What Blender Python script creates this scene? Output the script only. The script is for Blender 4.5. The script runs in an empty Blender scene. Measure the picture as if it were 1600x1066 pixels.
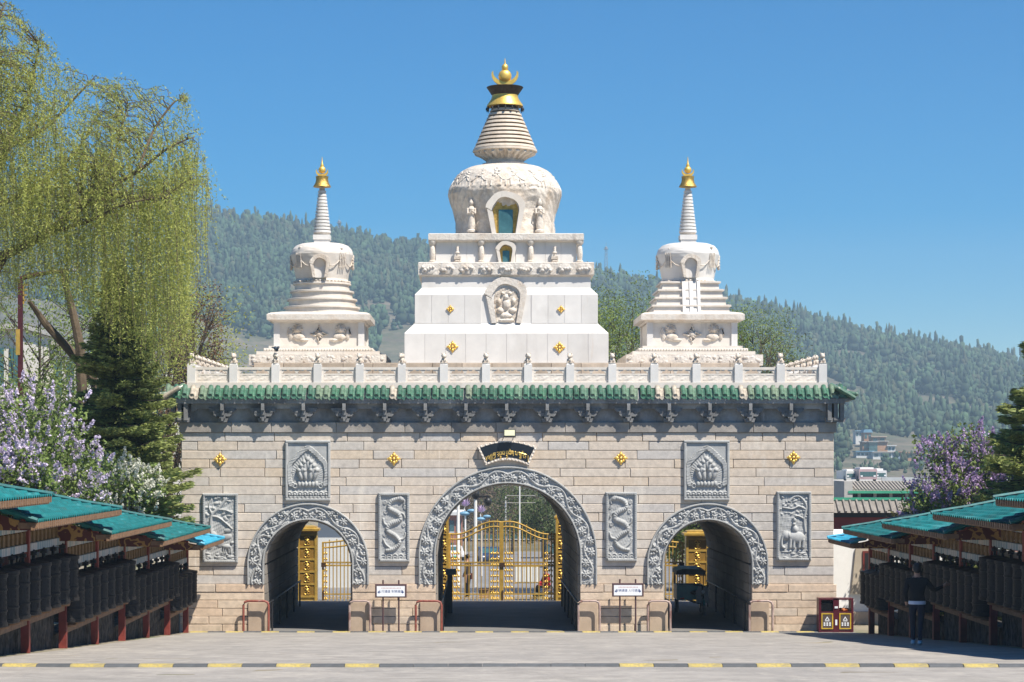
import bpy, math, random
import numpy as np
from mathutils import Vector
random.seed(7); rng = np.random.default_rng(7)
S = bpy.context.scene
COL = S.collection
R = math.radians
# ------------------------------------------------------------------ camera, sky, sun, exposure
F = 3370.0; D0 = 67.4; CZ = 5.54; VX = 740.0; VY = 711.0      # focal length in photo pixels, metres to the gate front, eye height, vanishing point
cam = bpy.data.cameras.new('camera'); co = bpy.data.objects.new('camera', cam); COL.objects.link(co)
co.location = (0, -D0, CZ); co.rotation_euler = (R(90), 0, 0)
cam.sensor_width = 36; cam.lens = F / 1600 * 36; cam.shift_x = (800 - VX) / 1600; cam.shift_y = (VY - 533) / 1600
cam.clip_start = .5; cam.clip_end = 9000
S.camera = co
SUN = Vector((.46, -.46, 1.0)).normalized()
w = bpy.data.worlds.new('World'); S.world = w; w.use_nodes = True
nt = w.node_tree; bg = nt.nodes['Background']
sky = nt.nodes.new('ShaderNodeTexSky'); sky.sky_type = 'NISHITA'; sky.sun_disc = False
sky.sun_elevation = math.asin(SUN.z); sky.sun_rotation = math.atan2(SUN.x, SUN.y); sky.altitude = 2600; sky.air_density = 1.3; sky.dust_density = .1; sky.ozone_density = 6.0
hsv = nt.nodes.new('ShaderNodeHueSaturation'); hsv.inputs['Saturation'].default_value = 1.72; hsv.inputs['Hue'].default_value = .501; nt.links.new(sky.outputs[0], hsv.inputs['Color']); nt.links.new(hsv.outputs[0], bg.inputs[0]); bg.inputs[1].default_value = .069
sl = bpy.data.lights.new('sun', 'SUN'); sl.energy = 5.0; sl.angle = R(.53); sl.color = (1, .93, .82)
so = bpy.data.objects.new('sun', sl); COL.objects.link(so); so.rotation_euler = SUN.to_track_quat('Z', 'Y').to_euler(); so.location = (30, -60, 60)
S.view_settings.view_transform = 'Standard'; S.view_settings.look = 'None'; S.view_settings.exposure = .70; S.view_settings.gamma = 1
S.cycles.max_bounces = 6; S.cycles.diffuse_bounces = 3; S.cycles.glossy_bounces = 2; S.cycles.transmission_bounces = 3; S.cycles.volume_bounces = 1; S.cycles.transparent_max_bounces = 6
S.cycles.use_denoising = True
# ------------------------------------------------------------------ helpers
def P(px, py, d):                     # photo pixel at a known distance -> world point
    return Vector(((px - VX) * d / F, d - D0, CZ - (py - VY) * d / F))
def fx(px): return (px - VX) / 50.0
def fz(py): return CZ - (py - VY) / 50.0
def sstep(a, b, x):
    t = np.clip((x - a) / (b - a), 0, 1); return t * t * (3 - 2 * t)

class MB:
    def __init__(s): s.v = []; s.f = []; s.m = []
    def add(s, vs, fs, mi=0):
        n = len(s.v); s.v += [tuple(p) for p in vs]
        s.f += [tuple(i + n for i in f) for f in fs]; s.m += [mi] * len(fs); return s
    def box(s, x0, x1, y0, y1, z0, z1, mi=0):
        return s.add([(x0,y0,z0),(x1,y0,z0),(x1,y1,z0),(x0,y1,z0),(x0,y0,z1),(x1,y0,z1),(x1,y1,z1),(x0,y1,z1)],
                     [(3,2,1,0),(4,5,6,7),(0,1,5,4),(1,2,6,5),(2,3,7,6),(3,0,4,7)], mi)
    def rings(s, rs, mi=0, cap=True, closed=True):
        n = len(rs[0]); vs = [p for r in rs for p in r]; fs = []
        for i in range(len(rs) - 1):
            for j in range(n if closed else n - 1):
                k = (j + 1) % n; fs.append((i*n+j, i*n+k, (i+1)*n+k, (i+1)*n+j))
        if cap: fs.append(tuple(range(n))[::-1]); fs.append(tuple((len(rs)-1)*n + j for j in range(n)))
        return s.add(vs, fs, mi)
    def lathe(s, prof, cx=0, cy=0, n=32, mi=0, cap=True):
        return s.rings([[(cx + r*math.cos(2*math.pi*j/n), cy + r*math.sin(2*math.pi*j/n), z) for j in range(n)] for r, z in prof], mi, cap)
    def sq(s, prof, cx=0, cy=0, mi=0):
        return s.rings([[(cx-h,cy-h,z),(cx+h,cy-h,z),(cx+h,cy+h,z),(cx-h,cy+h,z)] for h, z in prof], mi)
    def tube(s, pts, rad, n=8, mi=0, cap=True):
        pts = [Vector(p) for p in pts]; rr = rad if hasattr(rad, '__len__') else [rad] * len(pts); rs = []
        up = Vector((0, 0, 1))
        for i, p in enumerate(pts):
            t = (pts[min(i+1, len(pts)-1)] - pts[max(i-1, 0)])
            if t.length < 1e-9: t = Vector((0, 0, 1))
            t.normalize(); a = up if abs(t.z) < .95 else Vector((1, 0, 0))
            u = t.cross(a).normalized(); w_ = t.cross(u)
            rs.append([tuple(p + (u*math.cos(2*math.pi*j/n) + w_*math.sin(2*math.pi*j/n)) * rr[i]) for j in range(n)])
        return s.rings(rs, mi, cap)
    def ell(s, cx, cy, cz, rx, ry, rz, n=10, m=6, mi=0):
        return s.rings([[(cx + rx*math.sin(a)*math.cos(2*math.pi*j/n), cy + ry*math.sin(a)*math.sin(2*math.pi*j/n), cz - rz*math.cos(a)) for j in range(n)]
                        for a in [math.pi*(i+.02)/(m+.04) for i in range(m+1)]], mi)
    def prism(s, poly, y0, y1, mi=0):         # polygon in x,z pushed along y
        n = len(poly); vs = [(x, y0, z) for x, z in poly] + [(x, y1, z) for x, z in poly]
        return s.add(vs, [tuple(range(n)), tuple(range(n, 2*n))[::-1]] + [(i, i+n, (i+1) % n + n, (i+1) % n) for i in range(n)], mi)
    def grid(s, A, mi=0):
        a, b = A.shape[:2]; n = len(s.v); s.v += [tuple(p) for p in A.reshape(-1, 3).tolist()]
        i, j = np.meshgrid(np.arange(a-1), np.arange(b-1), indexing='ij'); k = (i*b + j + n).ravel()
        f = np.stack([k, k+b, k+b+1, k+1], 1).tolist(); s.f += [tuple(q) for q in f]; s.m += [mi] * len(f); return s
    def block(s, x0, x1, y0, y1, z0, z1, c=.012, mi=0):   # stone with a chamfered front face (front is y0)
        return s.add([(x0,y0+c,z0),(x1,y0+c,z0),(x1,y0+c,z1),(x0,y0+c,z1),(x0+c,y0,z0+c),(x1-c,y0,z0+c),(x1-c,y0,z1-c),(x0+c,y0,z1-c),(x0,y1,z0),(x1,y1,z0),(x1,y1,z1),(x0,y1,z1)],
                     [(4,5,6,7),(0,1,5,4),(1,2,6,5),(2,3,7,6),(3,0,4,7),(0,8,9,1),(1,9,10,2),(2,10,11,3),(3,11,8,0),(8,11,10,9)], mi)
    def mesh(s, name, smooth=True, ang=.7):
        me = bpy.data.meshes.new(name); me.from_pydata(s.v, [], s.f); me.polygons.foreach_set('material_index', s.m)
        if smooth:
            me.polygons.foreach_set('use_smooth', [True] * len(s.f)); me.set_sharp_from_angle(angle=ang)
        me.update(); return me
WL = {}
def wl(o): return WL.get(o.name, Vector((0, 0, 0)))
def obj(name, mb, mats, parent=None, smooth=True, ang=.7, world=True):
    me = mb.mesh(name, smooth, ang) if isinstance(mb, MB) else mb
    o = bpy.data.objects.new(name, me); COL.objects.link(o)
    if not me.materials:
        for m in (mats if isinstance(mats, (list, tuple)) else [mats]): me.materials.append(m)
    if parent:
        o.parent = parent
        if world: o.location = -wl(parent)
    return o
def tag(o, label=None, cat=None, group=None, kind=None):
    if label: o['label'] = label
    if cat: o['category'] = cat
    if group: o['group'] = group
    if kind: o['kind'] = kind
    return o
def thing(name, loc, label, cat, group=None):
    o = bpy.data.objects.new(name, None); COL.objects.link(o); o.location = loc; o.empty_display_size = .2
    WL[o.name] = Vector(loc); return tag(o, label, cat, group)
def struct(name, mb, mat, parent=None, smooth=True):
    o = obj(name, mb, mat, parent, smooth)
    return tag(o, kind='structure')
def dup(root, loc, rz=None, label=None, group=None):
    def cp(o, par):
        c = o.copy(); COL.objects.link(c); c.parent = par
        for ch in o.children: cp(ch, c)
        return c
    r = cp(root, None); r.location = loc
    if rz is not None: r.rotation_euler = (0, 0, rz)
    if label: r['label'] = label
    if group: r['group'] = group
    return r
# ------------------------------------------------------------------ materials
def pm(name, col, var=.15, sc=3., rough=.8, bump=0., bsc=25., metal=0., rnd=0., cols=None, stains=(), island=0., stretch=None, spec=.4, trans=0.):
    m = bpy.data.materials.new(name); m.use_nodes = True; t = m.node_tree; N = t.nodes; L = t.links; b = N['Principled BSDF']
    tc = N.new('ShaderNodeTexCoord'); vec = tc.outputs['Object']
    def mapped(scale):
        mp = N.new('ShaderNodeMapping'); mp.inputs['Scale'].default_value = scale; L.new(vec, mp.inputs[0]); return mp.outputs[0]
    def noise(scale, det=5, stre=None):
        n = N.new('ShaderNodeTexNoise'); n.inputs['Scale'].default_value = scale; n.inputs['Detail'].default_value = det; n.inputs['Roughness'].default_value = .65
        L.new(mapped(stre) if stre else vec, n.inputs[0]); return n.outputs[0]
    def mixc(f, a, c, mode='MIX'):
        x = N.new('ShaderNodeMix'); x.data_type = 'RGBA'; x.blend_type = mode
        for s_, v_ in ((0, f), (6, a), (7, c)):
            if hasattr(v_, 'is_output'): L.new(v_, x.inputs[s_])
            else: x.inputs[s_].default_value = v_
        return x.outputs[2]
    def mr(v, a, bb, c, d):
        x = N.new('ShaderNodeMapRange'); L.new(v, x.inputs[0])
        for i, q in enumerate((a, bb, c, d)): x.inputs[i+1].default_value = q
        return x.outputs[0]
    c4 = (*col, 1)
    oi = N.new('ShaderNodeObjectInfo') if (rnd or cols) else None
    base = c4
    if cols:
        cr = N.new('ShaderNodeValToRGB'); cr.color_ramp.interpolation = 'CONSTANT'; el = cr.color_ramp.elements
        while len(el) < len(cols): el.new(.5)
        for i, c in enumerate(cols): el[i].position = i / len(cols); el[i].color = (*c, 1)
        L.new(oi.outputs['Random'], cr.inputs[0]); base = cr.outputs[0]
    if var:
        f = mr(noise(sc, 6, stretch), .3, .7, 1 - var, 1 + var)
        g = N.new('ShaderNodeCombineColor'); [L.new(f, g.inputs[i]) for i in range(3)]
        base = mixc(1., base, g.outputs[0], 'MULTIPLY')
    if rnd:
        f = mr(oi.outputs['Random'], 0, 1, 1 - rnd, 1 + rnd); g = N.new('ShaderNodeCombineColor'); [L.new(f, g.inputs[i]) for i in range(3)]
        base = mixc(1., base, g.outputs[0], 'MULTIPLY')
    if island:
        ge = N.new('ShaderNodeNewGeometry'); f = mr(ge.outputs['Random Per Island'], 0, 1, 1 - island, 1 + island); g = N.new('ShaderNodeCombineColor'); [L.new(f, g.inputs[i]) for i in range(3)]
        base = mixc(1., base, g.outputs[0], 'MULTIPLY')
    for (scol, scl, lo, hi, amt) in stains:
        f = mr(noise(1., 6, scl), lo, hi, 0, amt); base = mixc(f, base, (*scol, 1))
    if hasattr(base, 'is_output'): L.new(base, b.inputs['Base Color'])
    else: b.inputs['Base Color'].default_value = base
    b.inputs['Roughness'].default_value = rough; b.inputs['Metallic'].default_value = metal; b.inputs['Specular IOR Level'].default_value = spec
    if bump:
        bn = N.new('ShaderNodeBump'); bn.inputs['Strength'].default_value = bump; bn.inputs['Distance'].default_value = .03
        L.new(noise(bsc, 6), bn.inputs['Height']); L.new(bn.outputs[0], b.inputs['Normal'])
    if trans:
        tr = N.new('ShaderNodeBsdfTranslucent'); mx = N.new('ShaderNodeMixShader'); mx.inputs[0].default_value = trans
        if hasattr(base, 'is_output'): L.new(base, tr.inputs[0])
        else: tr.inputs[0].default_value = base
        L.new(b.outputs[0], mx.inputs[1]); L.new(tr.outputs[0], mx.inputs[2]); L.new(mx.outputs[0], N['Material Output'].inputs[0])
    return m
GRAN = [(0.542,0.462,0.384),(0.560,0.484,0.406),(0.527,0.462,0.397),(0.509,0.462,0.413),(0.569,0.497,0.422),(0.492,0.454,0.412),(0.553,0.473,0.391),(0.538,0.470,0.402),(0.564,0.484,0.402),(0.515,0.467,0.419),(0.557,0.462,0.366),(0.575,0.504,0.429),(0.531,0.456,0.379),(0.544,0.480,0.415),(0.560,0.465,0.365),(0.475,0.443,0.414),(0.497,0.465,0.434)]
granite = pm('granite', (.5,.4,.3), .17, 6., .85, .4, 30, cols=GRAN, stains=(((.44,.33,.22),(.7,1,.9),.60,.78,.35), ((.32,.30,.28),(1.2,1,.6),.60,.8,.35), ((.72,.66,.58),(1.6,1,.4),.56,.68,.5), ((.25,.22,.2),(14,14,14),.62,.7,.35), ((.78,.73,.66),(2.6,1,.16),.64,.70,.55), ((.27,.245,.22),(1.9,1,.14),.62,.74,.45)))
mortar = pm('mortar', (.17,.14,.115), .2, 5, .95, .3, 30)
greyst = pm('carved_grey_stone', (.37,.375,.37), .2, 3, .75, .25, 40, stains=(((.17,.18,.19),(2,2,.6),.6,.8,.5),))
cornst = pm('weathered_grey_stone', (.30,.30,.30), .3, 1.6, .85, .3, 30, rnd=.15, stains=(((.045,.047,.05),(.8,1,.35),.45,.65,.75), ((.55,.54,.52),(3,2,.35),.68,.74,.6)))
ledgest = pm('ledge_stone', (.34,.31,.28), .25, 1.5, .85, .3, 30, rnd=.2, stains=(((.12,.12,.12),(.6,1,.8),.45,.65,.6), ((.5,.38,.26),(.5,1,1),.62,.7,.5)))
marble = pm('white_marble', (.66,.61,.55), .1, 3, .55, .08, 20, rnd=.05, stains=(((.54,.43,.32),(1.2,1.2,.6),.52,.74,.5), ((.30,.28,.26),(2.5,2.5,.45),.61,.75,.55)))
marble2 = pm('clean_marble', (.66,.64,.615), .08, 1.6, .5, .05, 15, rnd=.06, stains=(((.50,.47,.44),(.9,.9,.35),.52,.72,.4), ((.56,.42,.29),(2.5,2,.25),.66,.73,.5), ((.25,.25,.25),(3.,2,.18),.69,.76,.5)))
marblec = pm('carved_marble', (.64,.595,.54), .12, 6, .65, .9, 14, stains=(((.48,.37,.27),(2.5,2.5,1.2),.48,.70,.6), ((.24,.22,.21),(4,4,1.),.60,.74,.6)))
marbleo = pm('old_marble', (.63,.57,.50), .2, 7, .7, 1., 11, stains=(((.44,.33,.23),(2.5,2.5,1.),.46,.70,.65), ((.22,.205,.19),(3.5,3.5,.8),.57,.72,.6)))
brownst = pm('brown_base_stone', (.42,.35,.28), .25, 2, .85, .3, 30, rnd=.2, stains=(((.2,.17,.14),(2,2,.5),.55,.7,.5),))
gold = pm('gilt_metal', (.85,.56,.13), .15, 8, .42, .2, 30, metal=.6)
golddk = pm('aged_gilt', (.50,.33,.09), .4, 10, .45, .5, 40, metal=.8)
goldp = pm('gold_paint', (.50,.32,.065), .25, 5, .4, .1, 30, metal=.25, spec=.5)
bronze = pm('blackened_bronze', (.014,.013,.013), .35, 6, .5, .5, 30, spec=.22, rnd=.25)
tileg = pm('green_glaze', (.02,.13,.07), .4, 9, .28, .15, 20, cols=[(.045,.13,.085),(.06,.16,.10),(.04,.11,.07),(.10,.18,.12),(.05,.14,.085),(.045,.12,.08),(.14,.20,.135),(.045,.13,.085),(.06,.15,.10),(.045,.115,.07),(.42,.37,.30),(.08,.16,.11),(.17,.21,.15),(.05,.14,.09)], spec=.6, stains=(((.5,.45,.36),(6,6,6),.58,.66,.6), ((.12,.12,.11),(9,9,3),.55,.7,.5)))
teal = pm('teal_roof_sheet', (.007,.125,.13), .4, 2.2, .5, .15, 6, rnd=.15, spec=.45, stains=(((.09,.33,.36),(2.5,.7,2),.56,.72,.6), ((.05,.09,.08),(5,3,5),.54,.7,.6), ((.16,.13,.10),(7,7,7),.68,.74,.6)))
tealb = pm('blue_roof_sheet', (.03,.30,.46), .22, 1.3, .42, .15, 6, spec=.5, stains=(((.2,.55,.7),(.7,2,2),.55,.75,.6),))
redw = pm('red_painted_wood', (.20,.035,.025), .3, 3, .6, .2, 20, rnd=.15, stains=(((.30,.17,.12),(4,4,1),.58,.75,.6),))
redbr = pm('red_brown_wood', (.13,.035,.022), .3, 4, .65, .2, 20, stains=(((.25,.15,.09),(4,4,1),.6,.75,.5),))
ochre = pm('ochre_wood', (.20,.12,.05), .3, 6, .7, .2, 20)
brownw = pm('weathered_wood', (.22,.13,.075), .3, 6, .75, .3, 20)
whitep = pm('white_paint', (.78,.77,.74), .08, 1, .8, .1, 12, stains=(((.5,.46,.40),(.6,.6,1.2),.6,.8,.35),))
blackp = pm('black_paint', (.02,.02,.022), .2, 5, .45)
rubblk = pm('black_rubber', (.075,.08,.085), .25, 5, .75, .3, 50, rnd=.15)
rubyel = pm('yellow_rubber', (.43,.335,.085), .3, 6, .65, .3, 50, rnd=.1, stains=(((.25,.21,.12),(26,26,26),.44,.56,.6), ((.16,.15,.12),(3,3,3),.55,.7,.5)))
pipe_r = pm('rusty_red_pipe', (.24,.07,.05), .3, 8, .45, .1, 30, stains=(((.42,.34,.3),(5,5,3),.6,.7,.6),))
pipe_g = pm('worn_grey_pipe', (.36,.27,.24), .3, 6, .4, .1, 30, stains=(((.16,.06,.05),(4,4,2),.52,.62,.7),))
signbr = pm('sign_brown', (.085,.045,.05), .2, 5, .5)
signwh = pm('sign_white', (.80,.82,.84), .03, 2, .4)
signbl = pm('sign_blue_ink', (.03,.07,.22), .1, 4, .5)
signrd = pm('sign_red_ink', (.5,.10,.08), .1, 4, .5)
glass = pm('dark_teal_glass', (.05,.12,.13), .3, 4, .08, 0, spec=.8)
concrete = pm('pale_concrete', (.42,.40,.37), .12, 1.5, .9, .3, 30)
# ------------------------------------------------------------------ ground
RIDGE = np.array([(-1500,250),(-300,290),(0,300),(200,318),(290,336),(350,346),(430,354),(480,366),(560,378),(640,390),(680,396),(800,418),(930,434),(1000,447),(1150,482),(1250,503),(1330,524),(1420,543),(1500,556),(1600,577),(1800,610),(3200,650)], float); RIDGE[:, 1] += 8
def vnoise(x, y, seed=0):             # cheap smooth noise
    r = np.random.default_rng(seed); o = 0
    for k in range(5):
        a = r.uniform(0, 6.28); f = 1.7**k; p = r.uniform(0, 6.28, 2)
        o = o + np.sin((x*math.cos(a) + y*math.sin(a))*f + p[0]) * np.sin((y*math.cos(a*1.3+.7) - x*math.sin(a*1.3+.7))*f*1.1 + p[1]) / 1.4**k
    return o / 2
def terrain(x, d):
    x = np.asarray(x, float); d = np.asarray(d, float)
    near = np.where(d < D0, .0655 * (D0 - d), 0.)
    road = np.where(d > 80, -.036 * np.clip(d - 80, 0, 220), near)
    side = np.where(d < 120, near, np.clip((d - 120) / 180, 0, 1) * 1.9)
    t = sstep(9., 22., np.abs(x - 1))
    z = np.where(d < 80, near, road * (1 - t) + side * t)
    px = VX + x * F / np.maximum(d, 60)
    rz = CZ + (VY - np.interp(px, RIDGE[:, 0], RIDGE[:, 1])) * 1800 / F
    zz = np.interp(d, [300, 800], [0, 1]); z = np.where(d > 300, z * (1 - zz) + zz * -3.5, z)
    z = np.where(d > 800, -3.5 + np.clip((d - 800) / 200, 0, 1) * 17.5, z)
    q = np.clip((d - 1000) / 800, 0, 1); hz = 14 + (rz - 14) * (q * .8 + .2 * q * q)
    bump = vnoise(x / 120, d / 120, 3) * 9 * np.clip((d - 850) / 250, 0, 1) * np.clip((1800 - d) / 250, 0, 1)
    z = np.where(d > 1000, hz, z) + bump
    return np.where(d > 1800, z - (d - 1800) * .25, z)
def T(x, d): return float(terrain(x, d))
earth = pm('earth', (.22,.19,.14), .3, .4, .95, .3, 8, stains=(((.10,.13,.05),(.3,.3,.3),.5,.62,.7),))
xs = np.concatenate([np.linspace(-160, -14, 30), np.linspace(-13, 16, 40), np.linspace(18, 160, 30)])
ds = np.concatenate([np.linspace(-45, 60, 36), np.linspace(61, 90, 30), np.linspace(93, 301, 60)])
X, Dm = np.meshgrid(xs, ds, indexing='ij')
struct('ground', MB().grid(np.stack([X, Dm - D0, terrain(X, Dm)], -1)), earth)
pv = np.linspace(-1500, 3200, 320); dv = np.concatenate([np.linspace(299, 800, 40), np.linspace(806, 1830, 150), np.linspace(1850, 2500, 10)])
PX, DM = np.meshgrid(pv, dv, indexing='ij'); HX = (PX - VX) * DM / F
hillm = pm('hillside_scrub', (.135,.112,.08), .5, .06, .95, 0, stains=(((.06,.075,.03),(.02,.02,.05),.45,.6,.6), ((.07,.08,.04),(.15,.15,.15),.48,.6,.7), ((.40,.26,.17),(.03,.03,.07),.66,.71,.7)))
struct('hillside', MB().grid(np.stack([HX, DM - D0, terrain(HX, DM) - .05], -1)), hillm)
pave = pm('worn_concrete_paving', (.30,.278,.253), .25, 1.1, .85, .35, 60, stains=(((.24,.225,.21),(.35,.22,1),.50,.62,.5), ((.47,.43,.38),(.5,.3,1),.54,.68,.5), ((.21,.20,.185),(1.6,.5,1),.56,.66,.45), ((.45,.41,.36),(3.5,.9,1),.54,.66,.45), ((.13,.12,.11),(.6,5,1),.66,.71,.6), ((.20,.19,.175),(4,14,1),.50,.62,.55), ((.38,.355,.325),(9,26,1),.54,.66,.5), ((.16,.15,.14),(1.2,.25,1),.62,.7,.35), ((.42,.30,.10),(.5,3,1),.735,.76,.6)))
asph = pm('street_asphalt', (.20,.20,.205), .15, .5, .85, .3, 40, stains=(((.12,.12,.13),(.3,.3,1),.5,.7,.5),))
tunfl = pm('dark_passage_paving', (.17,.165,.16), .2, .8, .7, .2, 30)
xs = np.linspace(-8.62, 11.75, 60); ds = np.linspace(-40, 66.9, 108); X, Dm = np.meshgrid(xs, ds, indexing='ij')
struct('road', MB().grid(np.stack([X, Dm - D0, terrain(X, Dm) + .006 + .008*vnoise(X*1.1, Dm*.9, 5)], -1)), pave)
xs = np.linspace(-12, 14, 20); ds = np.linspace(80.6, 300, 80); X, Dm = np.meshgrid(xs, ds, indexing='ij')
struct('street', MB().grid(np.stack([X, Dm - D0, terrain(X, Dm) + .012], -1)), asph)
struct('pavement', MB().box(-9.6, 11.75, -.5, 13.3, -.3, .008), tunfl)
# ------------------------------------------------------------------ gate building
XC = 1.07; TD = 12.4; XL, XR = fx(283), fx(1303)
ARCH = [(XC - 6.24, 1.37, 1.90, fz(881)), (XC, 2.25, 2.79, fz(868)), (XC + 6.24, 1.37, 1.90, fz(881))]   # centre, inner radius, outer radius, springing height
ZT = 6.24; ZTER = 7.66
gate = thing('stone_gate', (XC, 6.2, 0), 'long stone gate building with three arches and green tiled eave', 'gate')
core = MB()
def arch_pts(a, n=28, r=None):
    cx, ri, ro, sp = a; r = r or ri
    return [(cx - r, 0)] + [(cx - r*math.cos(math.pi*i/n), sp + r*math.sin(math.pi*i/n)) for i in range(n+1)] + [(cx + r, 0)]
edges = [XL]
for a in ARCH: edges += [a[0]-a[1], a[0]+a[1]]
edges.append(XR)
for i in range(0, len(edges), 2): core.box(edges[i], edges[i+1], .07, TD, 0, ZTER)
for a in ARCH:
    p = arch_pts(a)[1:-1]
    for (x0, z0), (x1, z1) in zip(p[:-1], p[1:]):
        core.add([(x0,.07,z0),(x1,.07,z1),(x1,.07,ZTER),(x0,.07,ZTER),(x0,TD,z0),(x1,TD,z1),(x1,TD,ZTER),(x0,TD,ZTER)],
                 [(0,1,2,3),(7,6,5,4),(3,2,6,7),(0,4,5,1)])
wall = obj('wall', core, mortar, gate, smooth=False)
# facade courses: each stone a sub-part of the wall
def course(z0, z1, yf, first, skip_r, rowi):
    r = random.Random(100 + rowi); spans = []
    zc = (z0 + z1) / 2
    x = XL if yf > -.03 else XL - .04
    xe = XR if yf > -.03 else XR + .08
    holes = []
    for cx, ri, ro, sp in ARCH:
        if z1 <= sp + .02 or skip_r: h = (ro - .12) if not skip_r else ri
        elif z0 >= sp + ro: continue
        else:
            a = math.sqrt(max(0, ri*ri - max(0, z0 - sp)**2)); b = math.sqrt(max(0, ro*ro - max(0, z1 - sp)**2))
            if a == 0 and b < .3: continue
            h = max(a + .02, (a + b) / 2)
        holes.append((cx - h, cx + h))
    cur = x; segs = []
    for h0, h1 in holes: segs.append((cur, h0)); cur = h1
    segs.append((cur, xe))
    for s0, s1 in segs:
        if s1 - s0 < .05: continue
        xx = s0; k = 0
        while xx < s1 - .01:
            ln = r.uniform(1.15, 2.35) if k or not first else r.uniform(.5, 1.2)
            nx = xx + ln
            if s1 - nx < .55: nx = s1
            g = .007; y = yf + r.uniform(-.008, .008)
            obj('stone_block', MB().block(xx + g, nx - g, y, .075, z0 + g, z1 - g, r.uniform(.008, .018)), granite, wall, smooth=False)
            xx = nx; k += 1
zb = fz(913); nb = 6; hb = zb / nb
granite_u = granite; granite = pm('plinth_granite', (.5,.4,.3), .2, 5., .85, .6, 38, cols=[(.60,.46,.34),(.62,.49,.37),(.58,.46,.35),(.55,.46,.37),(.63,.51,.39)], stains=(((.36,.25,.17),(.8,1,.9),.58,.78,.5),))
for i in range(nb): course(i*hb, (i+1)*hb, -.05 if i < nb - 1 else -.06, i % 2, True, i)
granite = granite_u; nu = 17; hu = (ZT - zb) / nu
for i in range(nu): course(zb + i*hu, zb + (i+1)*hu, 0., i % 2, False, 50 + i)
# inside of each passage: coursed lining
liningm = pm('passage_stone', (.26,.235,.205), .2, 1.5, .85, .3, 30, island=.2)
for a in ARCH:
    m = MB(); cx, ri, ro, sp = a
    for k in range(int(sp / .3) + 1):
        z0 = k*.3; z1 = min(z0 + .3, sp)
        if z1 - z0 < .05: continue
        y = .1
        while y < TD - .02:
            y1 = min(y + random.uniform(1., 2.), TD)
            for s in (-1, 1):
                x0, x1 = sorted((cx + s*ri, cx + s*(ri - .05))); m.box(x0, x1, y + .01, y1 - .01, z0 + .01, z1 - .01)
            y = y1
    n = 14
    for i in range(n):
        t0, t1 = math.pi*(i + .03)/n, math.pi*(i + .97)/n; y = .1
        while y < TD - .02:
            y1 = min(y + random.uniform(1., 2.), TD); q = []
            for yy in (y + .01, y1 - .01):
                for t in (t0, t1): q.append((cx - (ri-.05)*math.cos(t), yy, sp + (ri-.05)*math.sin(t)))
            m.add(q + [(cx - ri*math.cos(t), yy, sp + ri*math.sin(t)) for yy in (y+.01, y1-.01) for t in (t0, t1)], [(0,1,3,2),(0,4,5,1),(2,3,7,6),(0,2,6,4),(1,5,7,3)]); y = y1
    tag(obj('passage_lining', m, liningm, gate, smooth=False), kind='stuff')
# ---- reliefs as real height fields
def dseg(x, z, pts):
    best = np.full(x.shape, 1e9); par = np.zeros(x.shape); acc = 0
    for (ax, az), (bx, bz) in zip(pts[:-1], pts[1:]):
        vx, vz = bx-ax, bz-az; L2 = vx*vx + vz*vz + 1e-12; t = np.clip(((x-ax)*vx + (z-az)*vz)/L2, 0, 1)
        dd = np.hypot(x-ax-t*vx, z-az-t*vz); m = dd < best
        best = np.where(m, dd, best); par = np.where(m, acc + t*math.sqrt(L2), par); acc += math.sqrt(L2)
    return best, par, acc
def dome_h(d, r): return np.sqrt(np.clip(1 - (d/r)**2, 0, 1))
def blob(x, z, cx, cz, rx, rz, a=0.):
    c, s = math.cos(a), math.sin(a); u = ((x-cx)*c + (z-cz)*s)/rx; v = (-(x-cx)*s + (z-cz)*c)/rz
    return np.sqrt(np.clip(1 - u*u - v*v, 0, 1))
def spline(pts, n=60):
    p = np.array(pts, float); k = len(p); t = np.linspace(0, k-1, n); out = []
    for q in t:
        i = min(int(q), k-2); f = q - i; p0, p1, p2, p3 = p[max(i-1,0)], p[i], p[i+1], p[min(i+2,k-1)]
        out.append(.5*((2*p1) + (-p0+p2)*f + (2*p0-5*p1+4*p2-p3)*f*f + (-p0+3*p1-3*p2+p3)*f**3))
    return [tuple(o) for o in out]
def h_dragon(x, z, w, h, flip):
    if flip: x = w - x
    H = .012*vnoise(x*38, z*38, 11)
    b = spline([(.30,2.0),(.62,1.9),(.70,1.68),(.40,1.52),(.34,1.32),(.66,1.18),(.76,.98),(.50,.82),(.34,.62),(.52,.42),(.78,.36)], 70)
    d, t, L = dseg(x, z, b); r = .085 - .05*np.abs(t/L - .4); H = np.maximum(H, .075*dome_h(d, r) + .008*np.sin(t*90)*(d < r))
    for pts in ([(.42,1.55),(.22,1.5),(.16,1.38)], [(.70,1.12),(.86,1.2),(.9,1.34)], [(.40,.7),(.2,.74),(.14,.9)], [(.62,.4),(.82,.55),(.9,.7)], [(.3,2.0),(.18,1.92),(.2,1.8)], [(.34,2.05),(.5,2.1),(.7,2.06)]):
        d, t, L = dseg(x, z, spline(pts, 16)); H = np.maximum(H, .05*dome_h(d, .03))
    H = np.maximum(H, .085*blob(x, z, .28, 1.96, .1, .08, .3))
    for k in range(5):
        for j in range(2):
            H = np.maximum(H, .03*dome_h(np.abs(np.hypot(x - (.1 + k*.2), z - (.08 + j*.08)) - .08), .02))
    for cx, cz in ((.2,1.15),(.82,1.55),(.2,.4),(.85,.85),(.85,1.85),(.15,1.7)):
        rr = np.hypot(x-cx, z-cz); H = np.maximum(H, .03*dome_h(np.abs(rr - .05), .018)); H = np.maximum(H, .03*blob(x, z, cx, cz, .03, .03))
    return H
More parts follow.
